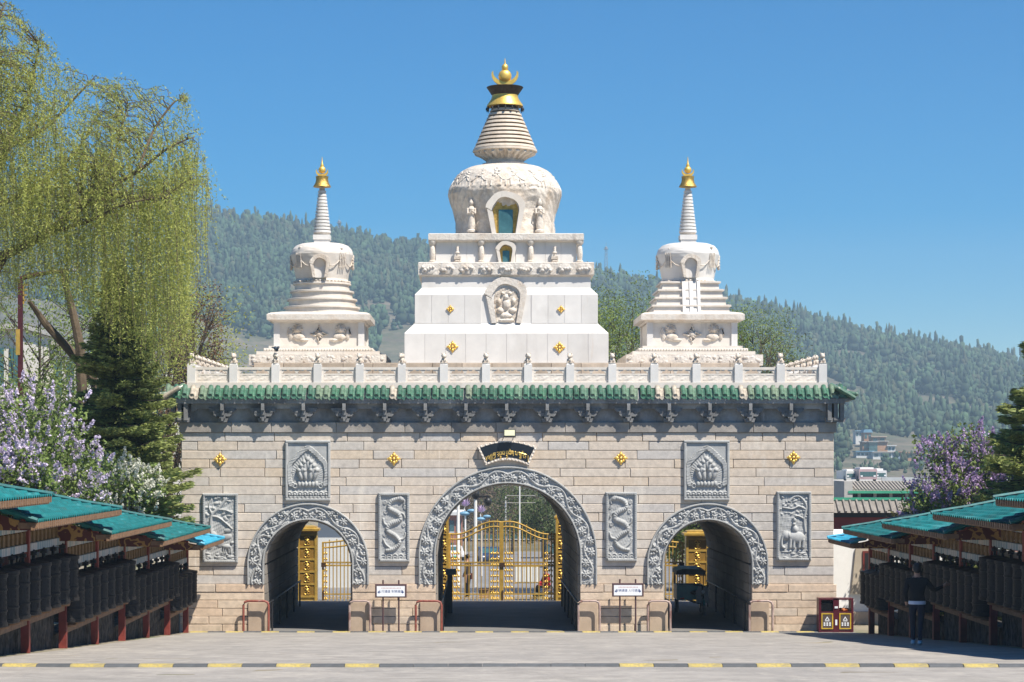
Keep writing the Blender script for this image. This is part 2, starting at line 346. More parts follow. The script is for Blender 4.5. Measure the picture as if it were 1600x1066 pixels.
def h_tree(x, z, w, h, flip):
    if flip: x = w - x
    H = .014*vnoise(x*30, z*30, 21) + .006
    for pts, r in (([(.28,.9),(.25,1.2),(.3,1.5),(.52,1.72),(.72,2.0)], .05), ([(.28,1.45),(.5,1.4),(.75,1.2),(.9,1.05)], .03), ([(.45,1.66),(.7,1.64),(.9,1.55)], .025), ([(.3,1.5),(.2,1.75),(.28,1.98)], .025)):
        d, t, L = dseg(x, z, spline(pts, 24)); H = np.maximum(H, .06*dome_h(d, r))
    rr = np.random.default_rng(5)
    for k in range(34):
        cx, cz = rr.uniform(.1, .98), rr.uniform(1.35, 2.05); H = np.maximum(H, rr.uniform(.03, .055)*blob(x, z, cx, cz, rr.uniform(.05,.09), rr.uniform(.035,.055), rr.uniform(-.5,.5)))
    for cx, cz, rx, rz in ((.3,.78,.17,.22),(.5,.66,.15,.2),(.2,.55,.14,.16),(.75,.8,.15,.1),(.78,1.0,.13,.08)): H = np.maximum(H, .05*blob(x, z, cx, cz, rx, rz, .2))
    H = np.maximum(H, .07*blob(x, z, .74, .5, .14, .075)); H = np.maximum(H, .065*blob(x, z, .9, .62, .06, .045, .5))
    for lx in (.64,.7,.8,.86): d, t, L = dseg(x, z, [(lx,.48),(lx+.01,.3)]); H = np.maximum(H, .045*dome_h(d, .022))
    for k in range(26): H = np.maximum(H, .035*blob(x, z, rr.uniform(.1,1.0), rr.uniform(.08,.3), rr.uniform(.04,.1), .03, rr.uniform(-.3,.3)))
    return H
def h_elephant(x, z, w, h, flip):
    H = .012*vnoise(x*34, z*34, 31) + .005; rr = np.random.default_rng(9)
    for pts, r in (([(.9,.9),(.86,1.3),(.93,1.7),(.75,1.98),(.55,2.0),(.4,1.85)], .035), ([(.9,1.6),(.7,1.7),(.5,1.62),(.2,1.66)], .025), ([(.86,1.3),(.65,1.4),(.5,1.32)], .02)):
        d, t, L = dseg(x, z, spline(pts, 24)); H = np.maximum(H, .05*dome_h(d, r))
    for k in range(40): H = np.maximum(H, rr.uniform(.025,.045)*blob(x, z, rr.uniform(.12,.98), rr.uniform(1.35,2.03), rr.uniform(.03,.06), rr.uniform(.02,.04), rr.uniform(-.8,.8)))
    H = np.maximum(H, .095*blob(x, z, .62, .72, .27, .19)); H = np.maximum(H, .1*blob(x, z, .3, .78, .13, .15)); H = np.maximum(H, .11*blob(x, z, .38, .8, .06, .11))
    d, t, L = dseg(x, z, spline([(.2,.78),(.16,.6),(.17,.45),(.24,.4)], 16)); H = np.maximum(H, .07*dome_h(d, .04))
    for lx in (.44,.55,.72,.84): d, t, L = dseg(x, z, [(lx,.65),(lx - .02,.42)]); H = np.maximum(H, .08*dome_h(d, .05))
    H = np.maximum(H, .09*blob(x, z, .58, .98, .09, .13, .3)); H = np.maximum(H, .09*blob(x, z, .54, 1.14, .055, .06)); H = np.maximum(H, .08*blob(x, z, .56, 1.27, .05, .08)); H = np.maximum(H, .07*blob(x, z, .6, 1.4, .05, .04))
    for k in range(24): H = np.maximum(H, .035*blob(x, z, rr.uniform(.12,.98), rr.uniform(.1,.34), rr.uniform(.05,.11), .025, rr.uniform(-.3,.3)))
    return H
def h_jewel(x, z, w, h, flip):
    H = np.full(x.shape, .004); cx = w/2
    ar = spline([(.17,.52),(.12,.8),(.16,1.15),(.34,1.36),(.5,1.52),(cx,1.66),(w-.5,1.52),(w-.34,1.36),(w-.16,1.15),(w-.12,.8),(w-.17,.52)], 90)
    d, t, L = dseg(x, z, ar); H = np.maximum(H, (.06 + .014*vnoise(x*60, z*60, 2))*(d < .07))
    ins = (np.abs(x-cx) < np.interp(z, [.5,.9,1.2,1.5,1.62], [.42,.5,.44,.14,0])) & (z > .5)
    H = np.maximum(H, np.where(ins, .016 + .006*np.sin(np.arctan2(x-cx, z-.7)*46 + 9*np.hypot(x-cx, z-.7)), 0))
    for jx, jz, a in ((-.24,.83,.32),(-.09,.83,.1),(.09,.83,-.1),(.24,.83,-.32),(-.17,.97,.22),(.17,.97,-.22),(-.09,1.08,.1),(.09,1.08,-.1),(0,1.17,0)):
        H = np.maximum(H, .12*blob(x, z, cx+jx, jz, .08, .21, a)); H = np.maximum(H, .145*blob(x, z, cx+jx*1.15, jz+.13, .085, .09))
    for k in range(6): H = np.maximum(H, .085*blob(x, z, cx - .27 + k*.108, .52, .062, .1))
    for s in (-1, 1):
        for k in range(3): H = np.maximum(H, .05*dome_h(np.abs(np.hypot(x - cx - s*(.4 + .09*k), z - .46 - .05*k) - .06), .022))
    for k in range(8):
        bx = .13 + k*(w-.26)/7; H = np.maximum(H, .05*dome_h(np.abs(np.hypot(x-bx, z-.2) - .075), .026)*(z > .17)); H = np.maximum(H, .07*blob(x, z, bx, .2, .05, .05))
    H = np.maximum(H, (.05 + .012*np.sin(x*50))*((z > .09) & (z < .15)))
    return H
def relief_panel(px0, px1, py0, py1, hf, label, flip=False, beads=True, res=.013):
    x0, x1, z0, z1 = fx(px0), fx(px1), fz(py1), fz(py0); w_, h_ = x1-x0, z1-z0; fr = .085
    p = obj('relief_panel', MB().box(x0, x1, -.05, .02, z0, z1), greyst, gate, smooth=False); p['label'] = label
    m = MB()
    for (a, b, c, d_) in ((x0, x1, z0, z0+fr), (x0, x1, z1-fr, z1), (x0, x0+fr, z0+fr, z1-fr), (x1-fr, x1, z0+fr, z1-fr)): m.block(a, b, -.115, -.05, c, d_, .02)
    if beads:
        k = 0; s = .07
        for i in range(int(h_/s)):
            for xx in (x0+fr*.55, x1-fr*.55): m.box(xx-.022, xx+.022, -.128, -.11, z0+.03+i*s, z0+.03+i*s+.045)
        for i in range(int(w_/s)):
            for zz in (z0+fr*.55, z1-fr*.55): m.box(x0+.03+i*s, x0+.03+i*s+.045, -.128, -.11, zz-.022, zz+.022)
    obj('frame', m, greyst, p, smooth=False)
    u = np.arange(fr, w_-fr+.001, res); v = np.arange(fr, h_-fr+.001, res); U, V = np.meshgrid(u, v, indexing='ij')
    H = hf(U / w_ * (1.08 if hf is not h_jewel else 1.42), V / h_ * (2.16 if hf is not h_jewel else 1.9), 1.08 if hf is not h_jewel else 1.42, 1, flip)
    obj('carving', MB().grid(np.stack([x0+U, -.052 - H*1.1, z0+V], -1)), greyst, p, ang=1.2)
relief_panel(446, 516.5, 688, 782.5, h_jewel, 'grey jewel relief above the arch beside the spruce', beads=False)
relief_panel(1068, 1139.5, 688, 782, h_jewel, 'grey jewel relief above the arch where the tricycle stands', beads=False)
relief_panel(316.7, 372, 771, 879, h_tree, 'grey relief of a tree and deer')
relief_panel(591, 640, 770, 878, h_dragon, 'grey dragon relief', True)
relief_panel(946, 995, 769, 877, h_dragon, 'grey dragon relief')
relief_panel(1213, 1267, 768, 876, h_elephant, 'grey relief of an elephant under a tree')
for ai, a in enumerate(ARCH):
    cx, ri, ro, sp = a; zb0 = zb; leg = sp - zb0; rm = (ri+ro)/2; Ltot = 2*leg + math.pi*rm
    ns = int(Ltot/.017); s = np.linspace(0, Ltot, ns); r = np.linspace(ri, ro, 37); Sg, Rg = np.meshgrid(s, r, indexing='ij')
    wdt = ro - ri; q = (Rg - rm); half = Ltot/2; sm = np.abs(Sg - half)
    H = .022*vnoise(sm*34, q*34, 40+ai) + .01
    vine = .13*np.sin(sm*4.6); H = np.maximum(H, .055*dome_h(np.abs(q - vine), .035))
    rr = np.random.default_rng(60+ai); k = 0; c = .12
    while c < half:
        sg = -1 if math.sin(c*4.6) > 0 else 1; qc = sg*.09
        if ai != 1 and k % 2 == 0:
            for gi in range(16):
                gx, gq = c + rr.uniform(-.15, .15), qc + rr.uniform(-.1, .1); H = np.maximum(H, .075*blob(sm, q, gx, gq, .036, .036))
        else:
            for pa in range(7):
                an = pa*2*math.pi/7; H = np.maximum(H, .07*blob(sm, q, c + .075*math.cos(an), qc + .075*math.sin(an), .075, .034, an))
            H = np.maximum(H, .085*blob(sm, q, c, qc, .04, .04))
        for lf in range(3): H = np.maximum(H, .055*blob(sm, q, c + rr.uniform(.1,.3), -qc*rr.uniform(.3,1.4), .085, .036, rr.uniform(-1.2,1.2)))
        c += .34; k += 1
    edge = np.minimum(Rg - ri, ro - Rg); H = np.where(edge < .055, .07, H); H = np.where(edge < .008, 0., H)
    xx = np.where(Sg < leg, cx - Rg, np.where(Sg > Ltot - leg, cx + Rg, cx - Rg*np.cos((Sg - leg)/rm)))
    zz = np.where(Sg < leg, zb0 + Sg, np.where(Sg > Ltot - leg, zb0 + Ltot - Sg, sp + Rg*np.sin(np.clip((Sg - leg)/rm, 0, math.pi))))
    su = obj('arch_surround', MB().grid(np.stack([xx, -.045 - H*1.25, zz], -1)), greyst, gate, ang=1.2)
    m = MB()          # the edges of the surround: a thick band back to the wall
    for rad in (ri, ro):
        pts = [(cx - rad, zb0)] + [(cx - rad*math.cos(math.pi*i/40), sp + rad*math.sin(math.pi*i/40)) for i in range(41)] + [(cx + rad, zb0)]
        A = np.array([[(x, -.05, z), (x, .16, z)] for x, z in pts]); m.grid(A)
    obj('band', m, greyst, su)
# pier slabs at the foot of the arches
pierm = pm('pier_slab_stone', (.45,.35,.26), .15, 2, .85, .3, 40, rnd=.1, stains=(((.28,.2,.15),(1.5,1,1),.55,.75,.5),))
PIER = [(388, 421), (546, 577), (656, 689), (902, 934), (1014, 1043), (1172, 1201)]
for a, b in PIER: obj('pier_slab', MB().block(fx(a), fx(b), -.11, -.03, .02, fz(941), .015), pierm, gate, smooth=False)
# ledge, frieze, brackets
xx = XL - .06; 
while xx < XR + .06:
    nx = min(xx + random.uniform(1.2, 2.2), XR + .08)
    if XR + .08 - nx < .5: nx = XR + .08
    obj('ledge_block', MB().block(xx + .004, nx - .004, -.06 + random.uniform(-.008, .008), .3, ZT, fz(660), .015), ledgest, gate, smooth=False); xx = nx
    if nx >= XR + .08: break
obj('frieze', MB().box(XL + .05, XR - .05, .03, .3, fz(660), 7.25), cornst, gate, smooth=False)
bx = [349 + 63.2*i for i in range(15)]
prev = 300
for p in bx + [1290]:                     # cloud-edged lintels between the brackets
    a, b = fx(prev) , fx(p); L_ = b - a; pts = [(a, 7.12), (b, 7.12)]
    low = [(b - L_*t, 6.93 + .10*(1 - abs(2*t - 1)**.6) * 0 + (.05 if .18 < t < .82 else -.03 + .02*math.sin(t*60))) for t in np.linspace(0, 1, 16)]
    obj('lintel', MB().prism([(a, 7.14)] + [(b, 7.14)] + low, -.16, -.04), cornst, gate, smooth=False); prev = p
bm = MB()
bm.prism([(-.13, 6.56), (.13, 6.56), (.17, 6.68), (-.17, 6.68)], -.32, .05)
bm.box(-.09, .09, -.42, .05, 6.68, 6.78); bm.prism([(-.28, 6.80), (-.22, 6.74), (.22, 6.74), (.28, 6.80), (.28, 6.86), (-.28, 6.86)], -.34, .0)
bm.prism([(-.42, 6.95), (-.34, 6.87), (.34, 6.87), (.42, 6.95), (.42, 7.0), (-.42, 7.0)], -.30, .0)
for q in (-.24, 0, .24): bm.box(q-.06, q+.06, -.46 if q == 0 else -.36, 0, 6.78 if q == 0 else 6.86, 6.93)
bm.box(-.05, .05, -.56, .05, 6.93, 7.14); bm.prism([(-.05, 6.72), (.05, 6.72), (.03, 6.6), (-.03, 6.6)], -.44, -.32)
bm.v = [(x, y*.7, z) for x, y, z in bm.v]; bme = bm.mesh('bracket', False); bme.materials.append(cornst)
for p in bx:
    o = obj('bracket', bme, cornst, gate); o.location += Vector((fx(p), 0, 0))
for s, p in ((-1, 287), (1, 1299)):        # corner bracket clusters
    for k, off in enumerate((0, .2, .4)):
        o = obj('corner_bracket', MB().box(-.06, .06, -.31 + .04*k, .05, 6.62, 7.14).prism([(-.09, 6.56), (.09, 6.56), (.12, 6.7), (-.12, 6.7)], -.26 + .04*k, .05), cornst, gate, smooth=False)
        o.location += Vector((fx(p) + s*(off - .1), 0, 0))
obj('soffit', MB().box(XL - .3, XR + .3, -.36, .3, 7.14, 7.22), cornst, gate, smooth=False)
# green glazed eave
EL, ER = fx(262), fx(1326); eav = MB()
eav.add([(EL,-.38,7.29),(ER,-.38,7.29),(ER,-.10,7.60),(EL,-.10,7.60),(EL,-.38,7.22),(ER,-.38,7.22),(ER,.1,7.2),(EL,.1,7.2),(EL,.1,7.6),(ER,.1,7.6)], [(0,1,2,3),(0,4,5,1),(4,7,6,5),(3,2,9,8)])
roof = obj('tile_roof', eav, cornst, gate, smooth=False)
tm = MB(); n = 8
ra = [[(.078*math.cos(math.pi*j/n), -.13 - .30*t - .05*math.sin(math.pi*j/n), 7.645 - .29*t + .02 + .06*math.sin(math.pi*j/n)) for j in range(n+1)] for t in (0, .33, .34, .66, .67, 1)]
tm.rings(ra, 0, cap=False, closed=False)
tm.lathe([(.002, 0), (.05, .004), (.06, .018), (.078, .02), (.078, 0)], n=12, cap=False); k0 = len(tm.v) - 60
for i in range(k0, len(tm.v)): x, y, z = tm.v[i]; tm.v[i] = (x*1.08, -.44 - z, 7.365 + y*1.08)
pan = np.array([[(.129 + q, -.12 - .29*t, 7.645 - .29*t + .02 - .03*math.cos(q/.055*1.2)) for q in np.linspace(-.055, .055, 6)] for t in np.linspace(0, 1, 7)]); tm.grid(pan)
tm.add([(.06,-.41,7.36),(.20,-.41,7.36),(.19,-.425,7.29),(.129,-.43,7.24),(.068,-.425,7.29)], [(0,1,2,3,4)])
tme = tm.mesh('roof_tile'); tme.materials.append(tileg)
nt_ = int((ER - EL) / .2585)
for i in range(nt_):
    o = obj('roof_tile', tme, tileg, roof); lift = 0
    e = min(i, nt_-1-i)
    if e < 4: lift = .008*(4-e)**1.3
    o.location += Vector((EL + .06 + i*(ER-EL-.1)/nt_, random.uniform(-.012, .012), random.uniform(-.008, .008) + lift)); o.rotation_euler = (0, random.uniform(-.003, .003), random.uniform(-.06, .06))
for s, xe, xi in ((-1, EL, XL), (1, ER, XR)):
    obj('hip_tile', MB().tube([(xi - s*.1, .0, 7.7), (xe - s*.15, -.35, 7.47), (xe + s*.14, -.44, 7.42)], [.1, .09, .07], 10).ell(xe + s*.16, -.46, 7.43, .07, .07, .07), tileg, roof)
    m = MB()
    for k in range(44):
        y = -.5 + k*.2585; m.tube([(xi + s*.0, y, 7.64), (xe + s*.12, y, 7.30)], .07, 8)
    m.add([(xi,-.6,7.6),(xe+s*.1,-.6,7.26),(xe+s*.1,TD-.5,7.26),(xi,TD-.5,7.6)], [(0,1,2,3)])
    obj('side_eave', m, tileg, roof)
# terrace floor
obj('terrace_floor', MB().box(XL + .1, XR - .1, .1, TD, 7.2, 7.67), brownst, gate, smooth=False)
# gilt ornaments: four petalled cross
def ornament(r):
    m = MB()
    for k in range(4):
        a = k*math.pi/2
        m.ell(.6*r*math.cos(a), -.02, .6*r*math.sin(a), .3*r, .03, .3*r, 8, 5); m.ell(.95*r*math.cos(a), -.015, .95*r*math.sin(a), .13*r, .02, .13*r, 6, 4)
        b = a + math.pi/4; m.ell(.55*r*math.cos(b), -.015, .55*r*math.sin(b), .22*r, .025, .22*r, 8, 5)
    m.ell(0, -.035, 0, .24*r, .045, .24*r, 8, 6); return m
om = ornament(.20).mesh('ornament'); om.materials.append(gold)
for px, py in ((344, 718), (615.5, 717), (970, 716), (1239.5, 715)):
    o = obj('gilt_ornament', om, gold, gate); o.location += Vector((fx(px), -.03, fz(py)))
# fan shaped plaque
def fan(off):
    top = [(t, (689 if False else 0)) for t in ()]
    pts = []
    x0, x1, x2, x3 = 746 + off, 839 - off, 826 - off*.6, 759 + off*.6
    for i in range(13): t = i/12; pts.append((fx(x0 + (x1-x0)*t), fz(698 + off*.5 - 9*(1-(2*t-1)**2) )))
    for i in range(13): t = i/12; pts.append((fx(x2 + (x3-x2)*t), fz(727 - off - 8*(1-(2*t-1)**2))))
    return pts
plq = obj('plaque', MB().prism(fan(0), -.16, .0), pm('plaque_rim', (.72,.62,.52), .1, 6, .7, .3, 30), gate, smooth=False); plq['label'] = 'dark fan plaque with gilt script in a pale rim'
obj('field', MB().prism(fan(4.2), -.168, -.15), pm('plaque_field', (.012,.016,.022), .2, 6, .35), plq, smooth=False)
m = MB()
fo = fan(1.9); seq = [fo[i % len(fo)] for i in range(len(fo)+1)]
for (ax, az), (bx_, bz) in zip(seq[:-1], seq[1:]):
    L_ = math.hypot(bx_-ax, bz-az); k = max(1, int(L_/.1))
    for j in range(k): t = (j+.5)/k; m.ell(ax+(bx_-ax)*t, -.165, az+(bz-az)*t, .03, .02, .03, 6, 4)
obj('bead_rim', m, pm('plaque_bead', (.80,.73,.64), .05, 5, .6), plq)
# the gilt script: head-line letters with stacks, drawn as raised strokes
GL = {'y': [[(0,.9),(.35,.55),(.15,.3),(.5,.35),(.75,.75),(.95,.8)],[(.3,.2),(.7,.15)]], '|': [[(.1,.95),(.1,-.25)]],
      'k': [[(0,.95),(.9,.95)],[(.1,.95),(.05,.55),(.3,.5)],[(.45,.95),(.45,.4)],[(.85,.95),(.85,-.1)]], 's': [[(0,.95),(.9,.95)],[(.3,.95),(.05,.5),(.4,.45)],[(.4,.75),(.8,.45)],[(.85,.95),(.85,.1)]],
      'b': [[(0,.95),(.8,.95)],[(.08,.95),(.08,.35),(.8,.4)],[(.8,.95),(.8,.3)]], 'm': [[(0,.95),(.9,.95)],[(.1,.95),(.1,.35),(.4,.45),(.1,.6)],[(.85,.95),(.85,.25)],[(.3,.4),(.85,.4)]],
      'a': [[(0,.95),(.85,.95),(.6,.6),(.2,.55),(.7,.3),(.4,.05)]], 'p': [[(0,.95),(.3,.95)],[(.1,.95),(.1,.4),(.8,.4)],[(.8,.98),(.8,.3)]], 'g': [[(0,.95),(.9,.95)],[(.1,.95),(.1,.5),(.3,.5)],[(.5,.95),(.5,.1)],[(.88,.95),(.88,-.1)]],
      'n': [[(0,.95),(.8,.95)],[(.75,.95),(.3,.7),(.7,.5),(.6,.2),(.1,.3)]], 'l': [[(0,.95),(.85,.95)],[(.1,.6),(.4,.4),(.45,.8)],[(.8,.95),(.8,.15)]], '.': [[(.1,.95),(.2,.88)]],
      'u': [[(.2,.1),(.5,-.25),(.8,.0),(.5,.12)]], 'i': [[(.1,1.1),(.4,1.35),(.8,1.1)]], 'w': [[(.1,.15),(.5,.1),(.4,-.3),(.85,-.1)],[(.1,-.2),(.5,-.45)]]}
word = ['y', 'y', '|', '|', 'su', '.', 'a', 'bwu', 'm', '.', 'bw', 'mi', 's', '.', 'p', '.', 'gu', 'li', 'n', '.', '|']
m = MB(); cxp = 0; tot = sum(.45 if c in '.|' else 1. for c in word); wid = 1.36
for c in word:
    ww = (.45 if c in '.|' else 1.) * wid / tot
    for ch in c:
        for st in GL[ch]:
            pp = [(XC - wid/2 - .02 + cxp + q*ww*.92, r_) for q, r_ in st]
            pts = [(x, -.176, fz(713) + .17*r_ - .16*((x - XC)/.68)**2) for x, r_ in pp]; m.tube(pts, .011, 5)
    cxp += ww
obj('gilt_script', m, pm('gilt_letters', (.85,.60,.18), .1, 5, .35, metal=.5), plq)
# ------------------------------------------------------------------ balustrade
bal = thing('marble_balustrade', (XC, 0, ZTER), 'white marble balustrade with lion topped posts along the terrace edge', 'balustrade')
BP = [299.5 + 65.7*i for i in range(16)]
obj('base_slab', MB().box(fx(293), fx(1292), -.15, .28, 7.63, 7.80).box(fx(293), fx(293)+.5, .28, TD-.2, 7.63, 7.8).box(fx(1292)-.5, fx(1292), .28, TD-.2, 7.63, 7.8), marble, bal, smooth=False)
pme = MB().sq([(.125, 7.8), (.125, 8.36), (.105, 8.37), (.105, 8.41)], 0, 0).mesh('post', False); pme.materials.append(marble2)
lm = MB()
lm.ell(0, .01, 8.50, .085, .10, .10); lm.ell(0, -.05, 8.63, .075, .075, .075); lm.ell(0, .02, 8.64, .085, .07, .085); lm.ell(0, -.115, 8.61, .045, .04, .04)
for s in (-1, 1): lm.ell(s*.055, -.075, 8.47, .028, .03, .075); lm.ell(s*.08, .05, 8.45, .04, .06, .05); lm.ell(s*.055, -.03, 8.71, .022, .018, .022)
lm.box(-.1, .1, -.12, .12, 8.40, 8.425)
lme = lm.mesh('lion'); lme.materials.append(marbleo)
def panel_mesh(w_):
    m = MB(); h = w_/2
    m.box(-h, h, -.07, .07, 8.20, 8.28); m.box(-h, h, -.06, .06, 7.8, 7.86); m.box(-h, -h+.07, -.06, .06, 7.86, 8.2); m.box(h-.07, h, -.06, .06, 7.86, 8.2)
    m.box(-h+.07, h-.07, -.045, .045, 8.03, 8.08)
    m.prism([(-.05,8.08),(.05,8.08),(.03,8.12),(.06,8.15),(.1,8.2),(-.1,8.2),(-.06,8.15),(-.03,8.12)], -.05, .05)
    for s in (-1, 1): m.prism([(s*(h-.07),8.2),(s*(h-.24),8.2),(s*(h-.2),8.16),(s*(h-.13),8.15),(s*(h-.11),8.1),(s*(h-.07),8.09)], -.05, .05); m.prism([(s*.1,8.2),(s*.26,8.2),(s*.2,8.165),(s*.12,8.165)], -.05, .05)
    u = np.linspace(-h+.07, h-.07, 34); v = np.linspace(7.86, 8.03, 9); U, V = np.meshgrid(u, v, indexing='ij')
    H = .022*np.clip(vnoise(U*17, V*17, 8) + .2, 0, 1); H[0] = H[-1] = 0; H[:, 0] = H[:, -1] = 0
    m.grid(np.stack([U, -.035 - H, V], -1)); m.box(-h+.07, h-.07, -.03, .03, 7.86, 8.03)
    return m
pw = 65.7/50 - .25
ppm = panel_mesh(pw).mesh('panel'); ppm.materials.append(marble)
def post(x, y, rz=0):
    p = obj('post', pme, marble2, bal); p.location += Vector((x, y, 0)); WLp = p
    l = bpy.data.objects.new('lion', lme); COL.objects.link(l); l.parent = p; l.rotation_euler = (0, 0, rz)
for i, px in enumerate(BP):
    post(fx(px), .0, random.uniform(-.5, .5))
    if i < 15: o = obj('panel', ppm, marble, bal); o.location += Vector((fx(px + 32.85), 0, 0))
for s, x in ((-1, fx(BP[0])), (1, fx(BP[-1]))):
    for k in range(1, 9):
        post(x, k*1.314, -s*1.4)
        o = obj('panel', ppm, marble, bal); o.location += Vector((x, (k-.5)*1.314, 0)); o.rotation_euler = (0, 0, s*math.pi/2)
# ------------------------------------------------------------------ stupas on the terrace
SY = 6.2; DC = D0 + SY
def sl_(h, py):                       # square tier: half width and height from the photo outline of its front face
    W = h*DC/(F + h); d = DC - W; return (W, CZ + (VY - py)*d/F)
def rl_(h, py): return (h*DC/F, CZ + (VY - py)*DC/F)
obj('stupa_plinth', MB().box(XC - 8.2, XC + 8.2, 2.55, 10., 7.67, 8.53), brownst, gate, smooth=False)
for i in range(17): obj('plinth_slab', MB().block(XC - 8.2 + i*16.4/17 + .006, XC - 8.2 + (i+1)*16.4/17 - .006, 2.5, 2.56, 7.68, 8.52, .01), brownst, gate, smooth=False)
CS = thing('great_stupa', (XC, SY, 8.5), 'great white stupa with gold moon finial in the middle of the terrace', 'stupa')
def lat(name, prof, mat, par, x, n=48, ang=.5): return obj(name, MB().lathe(prof, x, SY, n), mat, par, ang=ang)
t1, t1t = sl_(159.5, 567), sl_(159.5, 520.7); t2, t2t = sl_(143, 505.5), sl_(143, 460.5)
b1, b1t = sl_(132, 450), sl_(132, 430.6)
obj('lower_tiers', MB().sq([(t1[0], 8.5), t1t, (t2[0], t2[1]), t2t, (b1[0], b1[1]), (b1[0], b1t[1] + .02)], XC, SY), marble2, CS, smooth=False)
def slabs(n, x0, x1, yf, z0, z1, skip=None):
    for i in range(n):
        a, b = x0 + (x1-x0)*i/n, x0 + (x1-x0)*(i+1)/n
        if skip and a < skip[1] and b > skip[0]:
            if a < skip[0] - .1: b = skip[0]
            elif b > skip[1] + .1: a = skip[1]
            else: continue
        obj('marble_slab', MB().block(a + .003, b - .003, yf - .02, yf + .02, z0 + .004, z1 - .004, .004), marble2, CS, smooth=False)
slabs(10, XC - t1[0], XC + t1[0], SY - t1[0], 8.51, t1t[1]); slabs(11, XC - t2[0], XC + t2[0], SY - t2[0], t2[1], t2t[1], (XC - .72, XC + .72))
c0, c1 = sl_(137.5, 430.6), sl_(137.5, 409.6)
obj('carved_cornice', MB().sq([(c0[0] - .06, c0[1] - .02), (c0[0], c0[1] + .03), (c1[0], c1[1] - .02), (c1[0] - .03, c1[1])], XC, SY), marblec, CS, smooth=False)
m = MB(); yf = SY - c0[0] - .012; zz0, zz1 = c0[1] + .05, c1[1] - .05; k = 9
for i in range(k):                      # lozenge carving on the cornice front
    xc = XC - c0[0] + (i + .5)*2*c0[0]/k; hw_ = c0[0]/k*.88; zm = (zz0+zz1)/2; hh = (zz1-zz0)/2
    m.add([(xc-hw_, yf, zm), (xc-hw_*.5, yf, zz0), (xc+hw_*.5, yf, zz0), (xc+hw_, yf, zm), (xc+hw_*.5, yf, zz1), (xc-hw_*.5, yf, zz1), (xc-hw_*.6, yf-.05, zm), (xc+hw_*.6, yf-.05, zm)], [(0,1,6),(1,2,7,6),(2,3,7),(3,4,7),(4,5,6,7),(5,0,6)])
    for j in range(5): m.ell(xc - hw_*.6 + j*hw_*.3, yf - .05, zm + random.uniform(-.06, .06), .06, .03, .05, 6, 4)
obj('cornice_carving', m, marblec, CS)
w0, w1 = sl_(120, 409.6), sl_(120, 376); s0, s1 = sl_(121.7, 376), sl_(121.7, 365.5)
obj('column_tier', MB().sq([(w0[0]-.2, c1[1] - .02), (w0[0]-.2, s0[1] + .02)], XC, SY), marble2, CS, smooth=False)
slabs(9, XC - w0[0] + .2, XC + w0[0] - .2, SY - w0[0] + .2, c1[1], s0[1], (XC - .32, XC + .32))
obj('upper_cornice', MB().sq([(s0[0] - .05, s0[1] - .02), (s0[0], s0[1] + .03), s1, (s1[0] - .04, s1[1] + .02)], XC, SY), marblec, CS, smooth=False)
zb_, zt_ = c1[1], s0[1]
colm = MB().lathe([(.12, 0), (.12, .06), (.08, .1), (.10, .28), (.085, .5), (.06, .54), (.09, .58), (.13, .64), (.13, .70)], n=14).mesh('column'); colm.materials.append(marbleo)
for q in (-1, -.335, .335, 1):
    for ysgn in (-1, 1):
        o = obj('column', colm, marbleo, CS); o.location += Vector((XC + q*(w0[0] - .1), SY + ysgn*(w0[0] - .1), zb_)); o.scale = (1, 1, (zt_ - zb_)/.70)
for q in (-.66, .66):
    o = obj('lotus_pedestal', MB().lathe([(.1, 0), (.13, .06), (.06, .14), (.05, .3), (.08, .34), (.04, .4), (.05, .55)], 0, 0, 12).box(-.11, .11, -.11, .11, .12, .22), marbleo, CS); o.location += Vector((XC + q*(w0[0]-.1), SY - w0[0] + .02, zb_))
# dome with niche
zt = s1[1]
prof = [(1.70, zt - .02), (1.70, zt + .1)] + [rl_(h, y) for h, y in ((77, 350), (79, 335), (84, 318), (88, 306), (87.5, 299), (83, 289), (75, 277), (67, 268.5), (56, 263), (40, 260), (36, 259.5))]
def domemesh(prof, x, n, seed, amp, zlo, zhi):
    m = MB(); P_ = np.array(prof); z = np.interp(np.linspace(0, 1, 70), np.linspace(0, 1, len(P_)), P_[:, 1]); r = np.interp(np.linspace(0, 1, 70), np.linspace(0, 1, len(P_)), P_[:, 0])
    a = np.linspace(0, 2*math.pi, n + 1); A, Z = np.meshgrid(a, z, indexing='xy'); Rr = np.repeat(r[:, None], n + 1, 1)
    k = sstep(zlo, zlo + .15, Z) * (1 - sstep(zhi - .1, zhi, Z))
    Rr = Rr + amp * k * np.clip(vnoise(np.cos(A)*Rr*9 + Z*3, np.sin(A)*Rr*9 + Z*11, seed) + .1*vnoise(A*60, Z*40, seed+1), -.4, 1)
    Rr[:, -1] = Rr[:, 0]
    m.grid(np.stack([x + Rr*np.cos(A), SY + Rr*np.sin(A), Z], -1)); return m
dz = rl_(0, 290)[1]
dm = domemesh(prof, XC, 260, 77, .05, zt + .1, rl_(0, 268)[1])
dome = obj('dome', dm, marbleo, CS, ang=1.3)
PR = np.array(prof)
def drad(z): return float(np.interp(z, PR[:, 1], PR[:, 0]))
m = MB()
